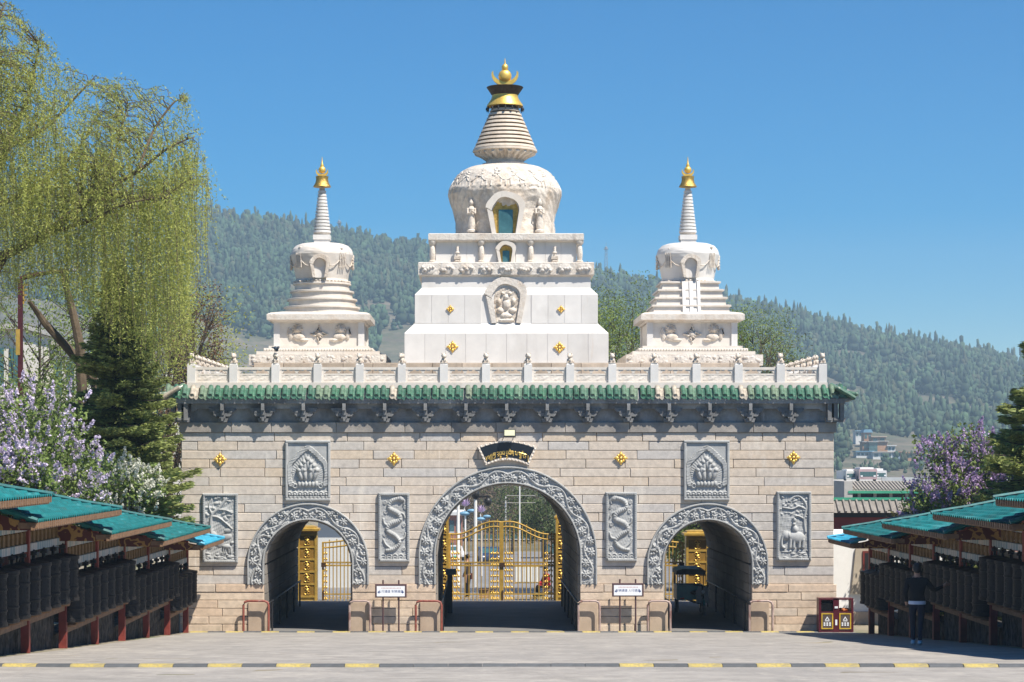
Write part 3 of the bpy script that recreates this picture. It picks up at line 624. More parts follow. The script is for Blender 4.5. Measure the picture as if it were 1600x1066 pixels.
for k in range(18):                      # garlands and lion masks round the shoulder
    a0, a1 = 2*math.pi*k/18, 2*math.pi*(k+1)/18
    pts = [(XC + drad(zq)*math.cos(a0+(a1-a0)*t), SY + drad(zq)*math.sin(a0+(a1-a0)*t), zq) for t in np.linspace(0, 1, 9) for zq in (dz + .22 - .26*math.sin(math.pi*t),)]
    m.tube(pts, .022, 6)
    for q in range(9): zq = dz + .24 + random.uniform(-.13,.17); aq = a0 + random.uniform(-.07, .07); m.ell(XC + (drad(zq)-.02)*math.cos(aq), SY + (drad(zq)-.02)*math.sin(aq), zq, .06, .06, .045, 6, 4)
    for q in range(3): aq = a0 + (a1-a0)*(.25 + .25*q); zq = dz - .1; m.tube([(XC + drad(zq + .08)*math.cos(aq), SY + drad(zq + .08)*math.sin(aq), zq + .08), (XC + drad(zq - .12)*math.cos(aq), SY + drad(zq - .12)*math.sin(aq), zq - .12)], .03, 5)
tag(obj('garland', m, marblec, CS), kind='stuff')
def niche_outline(w_, h_, k=1.):       # tapered opening with a lobed top, z from 0 to h
    pts = [(-w_*.36, 0), (-w_*.5, h_*.62)]
    for t in np.linspace(math.pi, 0, 17): rr = 1 + .07*abs(math.sin(2.5*t)); pts.append((w_*.5*math.cos(t)*rr, h_*.62 + h_*.38*math.sin(t)*rr*.95))
    return pts + [(w_*.5, h_*.62), (w_*.36, 0)]
def niche(name, par, x, yf, z0, w_, h_, fw, mat, depth=.14, inner=None, frame=None):
    o = niche_outline(w_ + 2*fw, h_ + fw); i = niche_outline(w_, h_); m = MB(); n = len(o)
    vs = [(x + a, yf, z0 + b) for a, b in o] + [(x + a, yf, z0 + b) for a, b in i] + [(x + a, yf + depth, z0 + b) for a, b in o] + [(x + a, yf + depth, z0 + b) for a, b in i]
    fs = []
    for k in range(n - 1): fs += [(k, k+1, n+k+1, n+k), (k, 2*n+k, 2*n+k+1, k+1), (n+k, n+k+1, 3*n+k+1, 3*n+k)]
    m.add(vs, fs); ob = obj(name, m, mat, par, ang=.5)
    if frame: 
        obj('gilt_frame', MB().prism([(x + a*.94, z0 + b*.97) for a, b in i], yf + depth*.75, yf + depth*.95), frame, ob, smooth=False)
        if inner: obj('glass_pane', MB().box(x - w_*.27, x + w_*.27, yf + depth*.6, yf + depth*.74, z0 + h_*.04, z0 + h_*.68), inner, ob, smooth=False)
    elif inner: obj('back', MB().prism([(x + a, z0 + b) for a, b in i], yf + depth*.8, yf + depth), inner, ob, smooth=False)
    return ob
niche('niche', CS, XC, SY - 2.02, zt + .02, .88, 1.27, .19, marble, .34, glass, golddk)
nb_ = obj('niche_body', MB().prism([(XC + a, zt + .02 + b) for a, b in niche_outline(1.2, 1.42)], SY - 1.75, SY - 1.4), marble, CS, smooth=False)
niche('small_niche', CS, XC, SY - w0[0] - .02, zb_ + .01, .42, .60, .12, marble, .26, glass, golddk)
nh = b1[1] - t2[1] + .35
niche('relief_niche', CS, XC, SY - t2[0] - .09, t2[1] + .01, .90, 1.28, .22, marblec, .12, marble2)
u = np.linspace(-.42, .42, 44); v = np.linspace(.03, 1.18, 60); U, V = np.meshgrid(u, v, indexing='ij')
okm = np.abs(U) < np.interp(V, [0, .8, 1.0, 1.2], [.33, .42, .36, .1])
H = .015 + .03*vnoise(U*22, V*22, 90); 
for cx_, cz_, rx_, rz_ in ((0,.62,.13,.17),(0,.85,.09,.09),(-.2,.42,.12,.1),(.2,.42,.12,.1),(0,.25,.2,.1),(-.24,.7,.07,.12),(.24,.72,.07,.12),(0,.1,.26,.07),(-.12,.98,.05,.05),(.12,.98,.05,.05)): H = np.maximum(H, .1*blob(U, V, cx_, cz_, rx_, rz_))
H = np.where(okm, H, -.02)
obj('deity_relief', MB().grid(np.stack([XC + U, SY - t2[0] + .0 - H, t2[1] + V], -1)), marbleo, CS, ang=1.2)
for s in (-1, 1):                        # standing figures carved either side of the niche
    a = -math.pi/2 + s*.66; fxx, fyy = XC + 1.86*math.cos(a), SY + 1.86*math.sin(a); z = zt + .22
    obj('carved_attendant', MB().lathe([(.15, z-.06), (.16, z), (.10, z + .04), (.13, z + .2), (.10, z + .45), (.09, z + .55), (.125, z + .72), (.06, z + .82)], fxx, fyy, 12).ell(fxx, fyy, z + .93, .08, .08, .1).ell(fxx, fyy, z+1.02, .05, .05, .05).tube([(fxx - .12, fyy - .02, z + .74), (fxx - .13, fyy - .12, z + .56), (fxx, fyy - .15, z + .6)], .035).tube([(fxx + .12, fyy - .02, z + .74), (fxx + .13, fyy - .12, z + .56), (fxx, fyy - .15, z + .66)], .035), marbleo, CS)
# spire
lat('neck', [rl_(36, 262), rl_(36, 257), rl_(30, 255.5), rl_(28, 248)], marbleo, CS, XC)
pl = [rl_(29, 250), rl_(36, 244), rl_(46, 239)]
m = MB().lathe(pl, XC, SY, 48, cap=False)
for k in range(22):
    a = 2*math.pi*k/22; m.tube([(XC + (r_ + .01)*math.cos(a), SY + (r_ + .01)*math.sin(a), z_) for r_, z_ in (pl[0], pl[1], pl[2])], [.05, .075, .09], 6)
obj('lotus_collar', m, marbleo, CS)
prof = [rl_(44, 240), rl_(50.5, 238), rl_(50, 234.5)]
ring = pm('spire_groove', (.075,.055,.04), .2, 5, .8); spirem = pm('tan_spire_stone', (.58,.50,.41), .12, 5, .7, .3, 20, stains=(((.36,.27,.19),(3,3,1),.5,.72,.5),)); y0, y1, h0, h1 = 234., 169., 49., 21.; N_ = 10
for i in range(N_):
    ya, yb = y0 + (y1-y0)*i/N_, y0 + (y1-y0)*(i+1)/N_; ha, hb_ = h0 + (h1-h0)*i/N_, h0 + (h1-h0)*(i+1)/N_
    obj('spire_ring', MB().lathe([rl_(ha - 3.2, ya + .2), rl_(ha, ya - .3), rl_(hb_ + 1.1, ya + (yb-ya)*.62), rl_(hb_ - 3.2, ya + (yb-ya)*.63)], XC, SY, 44), spirem, CS)
lat('spire_core', [rl_(45, 236), rl_(17.5, 166)], ring, CS, XC); lat('spire_foot', prof + [rl_(44, 234)], spirem, CS, XC)
par_ = obj('gilt_parasol', MB().lathe([rl_(28.5, 167), rl_(28, 164.5), rl_(22, 156), rl_(20.5, 152), rl_(20.5, 149.5)], XC, SY, 40, cap=False), gold, CS)
obj('lattice_canopy', MB().lathe([rl_(20, 150), rl_(28.8, 137), rl_(28, 136.4), rl_(8, 137)], XC, SY, 40), pm('dark_bronze', (.05,.038,.03), .5, 12, .5, .8, 40, metal=.6), CS)
for k in range(16):
    m = MB(); a = 2*math.pi*k/16; x_, y_, z_ = XC + .62*math.cos(a), SY + .62*math.sin(a), rl_(0, 168)[1]
    m.lathe([(.01, z_), (.03, z_ - .04), (.045, z_ - .1)], x_, y_, 8); m.tube([(x_, y_, z_ - .1), (x_, y_, z_ - .16)], .012, 5); obj('bell', m, bronze, par_).location = (0, 0, 0)
zc, zc2 = rl_(0, 119)[1], rl_(0, 105)[1]; m = MB(); th = np.linspace(R(200), R(340), 25); out = []; inn = []
for t in th: out.append((XC + .46*math.cos(t), zc + .03 + .40*math.sin(t) + .05)); 
for t in th[::-1]: inn.append((XC + .45*math.cos(t)*(.93), zc + .10 + .30*math.sin(t) + .05))
ths = np.linspace(R(170), R(370), 31)
crescent = [(XC + .46*math.cos(t), zc + .06 + .40*math.sin(t)) for t in ths] + [(XC + .40*math.cos(t), zc + .12 + .30*math.sin(t)) for t in ths[::-1]]
obj('moon_crescent', MB().prism(crescent, SY - .06, SY + .06), gold, CS, smooth=False)
obj('sun_disc', MB().ell(XC, SY, zc, .225, .16, .225, 20, 14), gold, CS); obj('jewel_tip', MB().lathe([(.05, zc2 - .15), (.10, zc2 - .09), (.115, zc2), (.09, zc2 + .07), (.03, zc2 + .11), (.008, zc2 + .3)], XC, SY, 16), gold, CS)
for px, py, kind in ((703.5, 483, 0), (876.5, 483.5, 0), (707, 542, 1), (874, 543, 1)):
    yf = SY - (t2[0] if kind == 0 else t1[0]) - .03; d = D0 + yf; o = obj('gilt_ornament', om, gold, CS); p = P(px, py, d); o.location += Vector((p.x, p.y, p.z)); o.scale = (.62, 1, .62) if kind == 0 else (.92, 1, .92)
# ---- the two smaller stupas
def small_stupa(x, round_steps, label):
    r = thing('small_stupa', (x, SY, 8.5), label, 'stupa'); Q = lambda n_, pr, mt: obj(n_, MB().sq(pr, x, SY), mt, r, smooth=False)
    A, B, C_, D_ = sl_(107, 554), sl_(96, 549), sl_(86, 544), sl_(78, 540.5)
    Q('base_step', [(A[0], 8.5), A], marblec); Q('base_step', [(B[0], A[1]-.01), B], marble); Q('base_step', [(C_[0]-.04, B[1]-.01), (C_[0], B[1]+.03), (C_[0]-.02, C_[1])], marble); Q('base_step', [(D_[0], C_[1]-.01), D_], marble)
    m = MB(); nbd = 40
    for i in range(nbd):
        m.ell(x - C_[0] + (i+.5)*2*C_[0]/nbd, SY - C_[0] - .01, (B[1]+C_[1])/2, .04, .04, .045, 6, 4); 
    obj('bead_course', m, marble, r)
    m = MB(); k = 6
    for i in range(k):
        xc = x - A[0] + (i+.5)*2*A[0]/k; hw_ = A[0]/k*.95; zm = (8.5 + A[1])/2 + .02; yf = SY - A[0]
        m.add([(xc-hw_, yf, zm-.16), (xc+hw_, yf, zm-.16), (xc+hw_, yf, zm+.14), (xc-hw_, yf, zm+.14), (xc, yf-.06, zm)], [(0,1,4),(1,2,4),(2,3,4),(3,0,4)])
        for j in range(9): m.ell(xc + random.uniform(-hw_, hw_)*.8, yf - .02, zm + random.uniform(-.1, .1), .07, .035, .05, 6, 4)
    obj('base_carving', m, marblec, r)
    e0, e1 = sl_(69.7, 540), sl_(69.7, 503)
    Q('die', [(e0[0]-.04, D_[1]-.01), (e0[0]-.04, e1[1])], marble)
    for s in (-1, 1):
        for s2 in (-1, 1): xx_, yy_ = x + s*(e0[0]-.08), SY + s2*(e0[0]-.08); obj('corner_pilaster', MB().box(xx_-.1, xx_+.1, yy_-.1, yy_+.1, D_[1], e1[1]), marble2, r, smooth=False)
    zm = (D_[1] + e1[1])/2; m = MB(); yf = SY - e0[0] + .03
    for k in range(4):
        a = k*math.pi/2; m.tube([(x + .08*math.cos(a), yf, zm + .08*math.sin(a)), (x + .13*math.cos(a+.5), yf-.02, zm + .13*math.sin(a+.5)), (x + .24*math.cos(a), yf, zm + .24*math.sin(a)), (x + .13*math.cos(a-.5), yf-.02, zm + .13*math.sin(a-.5)), (x + .08*math.cos(a), yf, zm + .08*math.sin(a))], .035, 6); m.ell(x + .27*math.cos(a), yf, zm + .27*math.sin(a), .04, .04, .04, 6, 4)
    m.ell(x, yf, zm, .11, .07, .11)
    for s in (-1, 1):                    # guardian lions either side
        m.ell(x + s*.72, yf, zm + .16, .15, .09, .14); m.ell(x + s*.72, yf - .05, zm + .15, .09, .07, .09); m.ell(x + s*.68, yf, zm - .1, .22, .08, .14); m.ell(x + s*.52, yf, zm - .2, .17, .08, .06); m.ell(x + s*.95, yf, zm - .02, .08, .05, .2); m.tube([(x + s*.84, yf, zm - .15), (x + s*1.05, yf, zm + .0), (x + s*1.0, yf, zm + .2)], .04, 6)
        for q in range(10): a = q*.63; m.ell(x + s*.72 + .15*math.cos(a), yf, zm + .16 + .14*math.sin(a), .045, .05, .045, 6, 4)
    obj('wheel_and_lions', m, marbleo, r)
    f0, f1 = sl_(72, 503), sl_(81, 499.5); f2 = sl_(81, 491)
    Q('cornice', [(f0[0], f0[1]-.02), (f0[0]+.03, f0[1]+.03), (f1[0]-.06, f1[1]-.02), (f1[0], f1[1]), (f2[0], f2[1]), (f2[0]-.12, f2[1]+.06), (f2[0]-.5, f2[1]+.12)], marblec)
    zs = f2[1] + .08; ztop = rl_(0, 443)[1]; hs = (ztop - zs)/4
    for k, hpx in enumerate((59.4, 54.5, 49.8, 45.)):
        Rr = hpx*DC/F; z0 = zs + k*hs
        if round_steps: obj('round_step', MB().lathe([(Rr-.05, z0-.01), (Rr-.05, z0+hs*.72), (Rr+.01, z0+hs*.76), (Rr+.01, z0+hs*.95), (Rr-.05, z0+hs)], x, SY, 48), marble, r, ang=.5)
        else: Q('square_step', [(Rr-.02, z0-.01), (Rr-.04, z0+hs*.72), (Rr+.03, z0+hs*.76), (Rr+.03, z0+hs*.95), (Rr-.05, z0+hs)], marble)
    if not round_steps:
        m = MB(); yo = SY - 59.4*DC/F - .06; yi = SY - 45*DC/F - .02
        for a, b, e in ((-.30, -.2, .05), (-.2, -.06, 0), (-.06, .06, .04), (.06, .2, 0), (.2, .30, .05)):
            m.add([(x+a, yo-e, zs-.05), (x+b, yo-e, zs-.05), (x+b, yi-e, ztop), (x+a, yi-e, ztop), (x+a, yi+.3, zs-.05), (x+b, yi+.3, zs-.05), (x+b, yi+.3, ztop), (x+a, yi+.3, ztop)], [(0,1,2,3),(0,3,7,4),(1,5,6,2),(3,2,6,7)])
        obj('stair', m, marble2, r, smooth=False)
    pr = [(.90, ztop-.02), (.92, ztop+.03)] + [rl_(h, y) for h, y in ((40.5, 438), (43, 425), (47, 408), (48.9, 399.5), (48.3, 396), (46.5, 391), (41, 385), (33, 382), (14, 381))]
    obj('pot_dome', domemesh(pr, x, 96, 12, .012, ztop + .2, pr[-2][1]), marble2 if not round_steps else marble, r, ang=.6)
    m = MB(); nbd = 44
    for i in range(nbd): a = 2*math.pi*i/nbd; m.ell(x + .93*math.cos(a), SY + .93*math.sin(a), ztop + .03, .05, .05, .04, 6, 4)
    for i in range(8):                   # masks, tassels and medallions
        a = 2*math.pi*i/8 - math.pi/2; zsh = pr[6][1]; ca, sa = math.cos(a), math.sin(a)
        for q in range(8): m.ell(x + .93*ca + random.uniform(-.1,.1)*sa, SY + .93*sa + random.uniform(-.1,.1)*ca, zsh + .06 + random.uniform(-.05,.07), .06, .06, .05, 6, 4)
        if i % 2:
            for q in (-.1, -.03, .04, .11): m.tube([(x + (1.07 - .03*t)*math.cos(a + q), SY + (1.07 - .03*t)*math.sin(a + q), zsh - .05 - .5*t) for t in (0, .5, 1)], .022, 5)
        elif i:
            for q in range(14): b = q*.45; m.ell(x + 1.05*math.cos(a + .11*math.cos(b)), SY + 1.05*math.sin(a + .11*math.cos(b)), zsh - .32 + .22*math.sin(b), .05, .05, .05, 6, 4)
        pts = [(x + 1.03*math.cos(a + .79*t), SY + 1.03*math.sin(a + .79*t), zsh - .15 - .35*math.sin(math.pi*t)) for t in np.linspace(0, 1, 9)]; m.tube(pts, .018, 5)
    tag(obj('pot_carving', m, marbleo, r), kind='stuff')
    niche('niche', r, x, SY - 1.12, ztop + .12, .42, .66, .12, marbleo, .2, marble2)
    zh = rl_(0, 380)[1]
    obj('harmika', MB().sq([(.26, pr[-1][1]-.03), (.26, zh+.1), (.29, zh+.1), (.29, rl_(0, 368)[1])], x, SY), marble2, r, smooth=False)
    obj('spire_lotus', MB().lathe([rl_(9, 369), rl_(13.5, 364.5)], x, SY, 24), marbleo, r)
    obj('spire_core', MB().lathe([rl_(11.5, 366), rl_(4.2, 294)], x, SY, 20), marbleo, r)
    ya, yb, ha, hb_ = 364.5, 297., 13.8, 5.8; N2 = 13
    for i in range(N2):
        t, t2_ = i/N2, (i+1)/N2; y_, y2_ = ya+(yb-ya)*t, ya+(yb-ya)*t2_; h_, h2_ = ha+(hb_-ha)*t, ha+(hb_-ha)*t2_
        obj('spire_ring', MB().lathe([rl_(h_-1.6, y_), rl_(h_, y_-.3), rl_(h2_+.5, y_+(y2_-y_)*.72), rl_(h2_-1., y_+(y2_-y_)*.78)], x, SY, 24), marble2, r)
    obj('gilt_crown', MB().lathe([rl_(14, 292.5), rl_(13.5, 291), rl_(10.5, 286), rl_(9.3, 280), rl_(10.2, 276), rl_(8, 275.5), rl_(3, 275)], x, SY, 28), golddk, r)
    z0 = rl_(0, 268)[1]; ths_ = np.linspace(R(165), R(375), 25)
    obj('moon_crescent', MB().prism([(x + .21*math.cos(t), z0 + .0 + .19*math.sin(t)) for t in ths_] + [(x + .18*math.cos(t), z0 + .04 + .13*math.sin(t)) for t in ths_[::-1]], SY - .04, SY + .04), gold, r, smooth=False)
    obj('sun_disc', MB().ell(x, SY, z0 + .05, .125, .1, .125, 14, 10).lathe([(.05, z0+.14), (.065, z0+.2), (.03, z0+.27), (.006, z0+.5)], x, SY, 12), gold, r)
small_stupa(XC - 6.24, True, 'smaller white stupa with round stepped rings below its pot dome')
small_stupa(XC + 6.24, False, 'smaller white stupa with square steps and a stair below its pot dome')
pg = MB().ell(0, 0, .12, .06, .13, .07, 10, 8).ell(0, -.10, .22, .04, .045, .045, 8, 6).tube([(0, .1, .1), (0, .26, .05)], [.04, .02], 6).tube([(-.02, 0, .06), (-.02, -.01, 0)], .008, 5).tube([(.02, 0, .06), (.02, -.01, 0)], .008, 5).tube([(0,-.13,.22),(0,-.17,.21)], [.012,.003], 5)
o = obj('pigeon', pg, pm('slate_feathers', (.06,.08,.11), .2, 10, .6)); o.location = (fx(430.1), 0, 8.745); o.rotation_euler = (.5, 0, .6); tag(o, 'slate grey pigeon perched on a balustrade lion', 'bird')
# ------------------------------------------------------------------ things before the gate
def rail(pa, pb, mat, inner, lab):
    x0, x1 = fx(pa), fx(pb); z = fz(938.5); y = -.30
    r = thing('hand_rail', ((x0+x1)/2, y, 0), lab, 'railing', 'pipe hand rails at the arch piers')
    pts = [(x0, y, 0), (x0, y, z-.12), (x0+.035, y, z-.035), (x0+.12, y, z), (x1-.12, y, z), (x1-.035, y, z-.035), (x1, y, z-.12), (x1, y, 0)]
    obj('pipe_loop', MB().tube(pts, .038, 10), mat, r)
    xi = x1 if inner > 0 else x0
    obj('passage_rail', MB().tube([(xi, y, z-.1), (xi + inner*.02, .3, z - .06), (xi + inner*.04, 11.6, z - .06)], .03, 8), blackp, r)
    for k in range(5): obj('rail_post', MB().tube([(xi + inner*.04, .5 + k*2.7, 0), (xi + inner*.04, .5 + k*2.7, z - .07)], .03, 8), blackp, r)
names = ['arch beside the prayer wheel row under the spruce', 'middle arch', 'arch with the teal tricycle']
rail(382, 421, pipe_r, 1, 'rust red bent pipe rail at the pier nearest the spruce')
rail(547, 579, pipe_g, -1, 'worn pale bent pipe rail next to the sign on the spruce side')
rail(650, 690, pipe_r, 1, 'brown red bent pipe rail at the middle arch, sign on its spruce side')
rail(903, 936, pipe_g, -1, 'brown bent pipe rail at the middle arch beside the tricycle side sign')
rail(1011, 1046, pipe_g, 1, 'worn pale bent pipe rail at the tricycle arch, next to the sign')
rail(1169, 1205, pipe_g, -1, 'brown bent pipe rail at the tricycle arch, on the rubbish bin side')
def text(body, size, loc, mat, parent, name):
    c = bpy.data.curves.new(name, 'FONT'); c.body = body; c.size = size; c.align_x = 'CENTER'; c.align_y = 'CENTER'; c.extrude = .001; c.materials.append(mat)
    o = bpy.data.objects.new(name, c); COL.objects.link(o); me_ = bpy.data.meshes.new_from_object(o.evaluated_get(bpy.context.evaluated_depsgraph_get())); bpy.data.objects.remove(o); o = bpy.data.objects.new(name, me_); COL.objects.link(o); o.rotation_euler = (R(90), 0, 0); o.parent = parent; o.location = Vector(loc) - wl(parent); return o
def sign(px, py0, py1, words, lab):
    x = fx(px); y = -.42; h = .49; z0, z1 = fz(py1), fz(py0)
    r = thing('direction_sign', (x, y, 0), lab, 'sign')
    obj('frame', MB().block(x-h, x+h, y-.03, y+.03, z0, z1, .01), signbr, r, smooth=False); bd = obj('board', MB().box(x-h+.055, x+h-.055, y-.036, y-.028, z0+.04, z1-.06), signwh, r, smooth=False)
    for s in (-.245, .245): obj('leg', MB().tube([(x+s, y+.05, 0), (x+s, y+.05, z1+.12)], .026, 8), signbr, r)
    zc = (z0+z1)/2 - .01
    text(words, .093, (x, y-.037, zc - .012), signbl, r, 'lettering')
    m = MB()
    for s in (-1, 1):
        m.add([(x+s*.415, y-.038, zc-.03), (x+s*.355, y-.038, zc+.015), (x+s*.355, y-.038, zc-.075)], [(0,1,2)]); m.box(min(x+s*.325, x+s*.36), max(x+s*.325, x+s*.36), y-.038, y-.037, zc-.04, zc-.02)
    obj('arrow', m, signbl, r, smooth=False)
    m = MB()
    for i in range(14): q = x - .29 + i*.044; m.box(q, q+.028, y-.038, y-.037, zc+.085, zc+.092); m.box(q+.004, q+.024, y-.038, y-.037, zc+.1, zc+.107); m.box(q+.011, q+.016, y-.038, y-.037, zc+.08, zc+.115)
    obj('small_red_line', m, signrd, r, smooth=False)
sign(611.5, 911.5, 932.5, '人行通道 车辆通道', 'brown framed white arrow sign between the spruce side arch and the middle arch')
sign(979.5, 910, 931, '车辆通道 人行通道', 'brown framed white arrow sign between the middle arch and the tricycle arch')
fl = thing('floodlight', (fx(796), -.3, fz(684)), 'small rectangular floodlight hanging over the fan plaque', 'lamp')
m = MB().box(-.19, .19, -.06, .02, -.13, .11)
o = obj('housing', m, blackp, fl, smooth=False, world=False); o.location = (0, 0, .13); o.rotation_euler = (R(-20), 0, 0)
o = obj('lens', MB().box(-.16, .16, -.075, -.06, -.10, .085), pm('floodlight_lens', (.62,.62,.42), .1, 5, .3), fl, smooth=False, world=False); o.location = (0, 0, .13); o.rotation_euler = (R(-20), 0, 0)
obj('arm', MB().tube([(-.15, .02, .12), (-.22, .30, -.08)], .012, 6).tube([(.15, .02, .12), (.1, .30, -.06)], .012, 6), blackp, fl, world=False)
# rubbish bin
bx0, bx1, bz1 = fx(1273.5), fx(1327), fz(932.5); by0, by1 = -.75, -.3
maroon = pm('maroon_metal', (.085,.012,.02), .2, 4, .4, .1, 20); brn = pm('bin_panel', (.10,.075,.065), .25, 5, .45); yel = pm('bin_yellow', (.55,.36,.03), .2, 6, .5)
bn = thing('rubbish_bin', ((bx0+bx1)/2, by0, 0), 'maroon twin rubbish bin with yellow edged doors at the gate corner', 'bin')
xm = (bx0+bx1)/2
m = MB()
for a, b in ((bx0, bx0+.07), (xm-.09, xm+.09), (bx1-.07, bx1)): m.box(a, b, by0, by1, .06, bz1)
m.box(bx0+.07, bx1-.07, by0, by1, bz1-.05, bz1-.002); m.box(bx0+.07, bx1-.07, by0+.01, by1, .06, .14); m.box(bx0+.07, bx1-.07, by0+.01, by1-.01, .66, .70)
obj('cabinet', m, maroon, bn, smooth=False)
obj('back_panel', MB().box(bx0+.07, xm-.09, by1-.03, by1-.01, .7, bz1-.05), maroon, bn, smooth=False)
for s, (a, b) in enumerate(((bx0+.075, xm-.095), (xm+.095, bx1-.075))):
    dr = obj('door', MB().box(a, b, by0-.005, by0+.03, .15, .655), brn, bn, smooth=False); m = MB()
    for q in ((a, b, .615, .65), (a, b, .16, .19), (a, a+.035, .19, .615), (b-.035, b, .19, .615)): m.box(q[0], q[1], by0-.015, by0-.004, q[2], q[3])
    obj('yellow_edge', m, yel, dr, smooth=False); c = (a+b)/2; m = MB()
    m.prism([(c, .55), (c-.07, .44), (c-.04, .44), (c, .505), (c+.04, .44), (c+.07, .44)], by0-.012, by0-.004); m.box(c-.07, c+.07, by0-.012, by0-.004, .42, .438); m.box(c-.07, c+.07, by0-.012, by0-.004, .395, .405)
    for i in range(3):
        for j in range(2): m.box(c-.11+i*.085, c-.06+i*.085, by0-.012, by0-.004, .26+j*.06, .305+j*.06)
    obj('recycling_mark', m, signwh, dr, smooth=False)
obj('black_liner', MB().box(bx0+.08, xm-.1, by0+.05, by1-.05, .70, .97), pm('black_plastic', (.01,.01,.012), .2, 3, .3), bn)
m = MB(); 
for i in range(9): m.ell(random.uniform(xm+.15, bx1-.13), random.uniform(by0+.1, by1-.1), .74, .07, .07, .06, 7, 5)
obj('litter', m, pm('orange_litter', (.5,.16,.04), .4, 8, .6), bn)
obj('ashtray', MB().box(xm-.05, xm+.05, by0-.02, by0, .80, .86).box(xm-.03, xm+.03, by0-.015, by0, .28, .45), signwh, bn, smooth=False)
for a in (bx0+.05, bx1-.05): obj('foot', MB().box(a-.04, a+.04, by0+.05, by1-.05, 0, .06), maroon, bn, smooth=False)
# rubber kerb at the foot of the gate and the speed hump up the road
kb = thing('rubber_kerb', (XC, -.62, 0), 'yellow and black rubber kerb strip along the foot of the gate', 'kerb')
sec = [(-.16, 0), (.16, 0), (.14, .04), (.09, .075), (-.09, .075), (-.14, .04)]
def module(L_):
    m = MB(); m.rings([[(x, a, b) for a, b in sec] for x in (.004, L_-.004)])
    for i in range(2): m.ell(L_*(.25+.5*i), 0, .075, .03, .03, .012, 8, 4)
    return m
km = [module(.552).mesh('kerb_module', False) for _ in (0, 1)]; km[0].materials.append(rubyel); km[1].materials.append(rubblk)
for i in range(37):
    o = obj('kerb_module', km[i % 2], None or [rubyel, rubblk][i % 2], kb); o.location += Vector((fx(301) + i*.552, -.62, random.uniform(0, .006))); o.rotation_euler = (0, 0, random.uniform(-.012, .012))
dH = 34.2; zH = T(0, dH)
sh = thing('speed_hump', (0, dH - D0, zH), 'low yellow and black rubber speed hump across the road', 'speed hump')
ypat = {22:1, 23:1, 24:1, 13:1}
xq = -8.55; i = 0
while xq < 11.6:
    yel_ = (i % 2 == 0)
    px_ = VX + xq*F/dH
    if 560 < px_ < 900: yel_ = False
    dy = .05*math.sin(xq*.5) + .03*math.sin(xq*1.3)
    o = obj('hump_module', km[0] if yel_ else km[1], None, sh); o.location += Vector((xq, dH - D0 + dy, T(xq, dH + dy) + .006)); o.scale = (.543/.552, .85, .62); xq += .543; i += 1
# ------------------------------------------------------------------ prayer wheel sheds
def scrollmat():
    m = pm('painted_gable', (.10,.03,.02), .2, 3, .65); t = m.node_tree; N = t.nodes; L = t.links; b = N['Principled BSDF']
    tc = N.new('ShaderNodeTexCoord'); wv = N.new('ShaderNodeTexWave'); wv.wave_type = 'RINGS'; wv.inputs['Scale'].default_value = 3.2; wv.inputs['Distortion'].default_value = 14; wv.inputs['Detail'].default_value = 2
    L.new(tc.outputs['Object'], wv.inputs[0]); cr = N.new('ShaderNodeValToRGB'); cr.color_ramp.elements[0].position = .80; cr.color_ramp.elements[0].color = (.09,.022,.015,1); cr.color_ramp.elements[1].position = .90; cr.color_ramp.elements[1].color = (.36,.20,.06,1)
    L.new(wv.outputs[1], cr.inputs[0]); L.new(cr.outputs[0], b.inputs['Base Color']); return m
gablem = scrollmat()
tabm = MB().box(-.024, .024, -.09, .09, -.52, -.30).box(-.016, .016, -.035, .035, -.30, -.265).mesh('carved_tablet', False); tabm.materials.append(ochre)
def beammat():
    m = pm('painted_beam', (.3,.3,.3), .2, 3, .65); t = m.node_tree; N = t.nodes; L = t.links; b = N['Principled BSDF']
    tc = N.new('ShaderNodeTexCoord'); br = N.new('ShaderNodeTexBrick'); br.offset = 0; br.inputs['Scale'].default_value = 1; br.inputs['Brick Width'].default_value = .23; br.inputs['Row Height'].default_value = 1.; br.inputs['Mortar Size'].default_value = .02
    mp = N.new('ShaderNodeMapping'); mp.inputs['Rotation'].default_value = (0, 0, R(90)); L.new(tc.outputs['Object'], mp.inputs[0]); L.new(mp.outputs[0], br.inputs[0])
    br.inputs['Color1'].default_value = (.20,.30,.33,1); br.inputs['Color2'].default_value = (.50,.46,.42,1); br.inputs['Mortar'].default_value = (.60,.58,.55,1); L.new(br.outputs[0], b.inputs['Base Color']); return m
beamm = beammat()
def rubblemat():
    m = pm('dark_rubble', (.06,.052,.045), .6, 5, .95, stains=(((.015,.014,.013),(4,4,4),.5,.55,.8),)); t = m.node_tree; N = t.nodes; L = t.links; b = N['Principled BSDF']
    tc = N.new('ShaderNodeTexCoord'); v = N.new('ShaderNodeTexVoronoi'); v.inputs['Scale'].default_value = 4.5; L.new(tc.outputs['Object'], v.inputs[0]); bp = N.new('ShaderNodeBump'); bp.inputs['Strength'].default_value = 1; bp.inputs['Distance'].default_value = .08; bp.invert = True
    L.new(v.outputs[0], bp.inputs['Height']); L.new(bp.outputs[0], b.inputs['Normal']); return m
rubble = rubblemat()
dr = thing('prayer_drum', (0, 0, 0), 'x', 'prayer wheel')
rd = .36; hd = 1.0
m = MB().lathe([(.26, 0), (rd, .02), (rd, .09), (rd-.02, .10), (rd-.02, .28), (rd-.005, .29), (rd-.005, .32), (rd-.02, .33), (rd-.02, .66), (rd-.005, .67), (rd-.005, .70), (rd-.02, .71), (rd-.02, .90), (rd, .91), (rd, .98), (.26, 1.0), (.08, 1.03)], n=24)
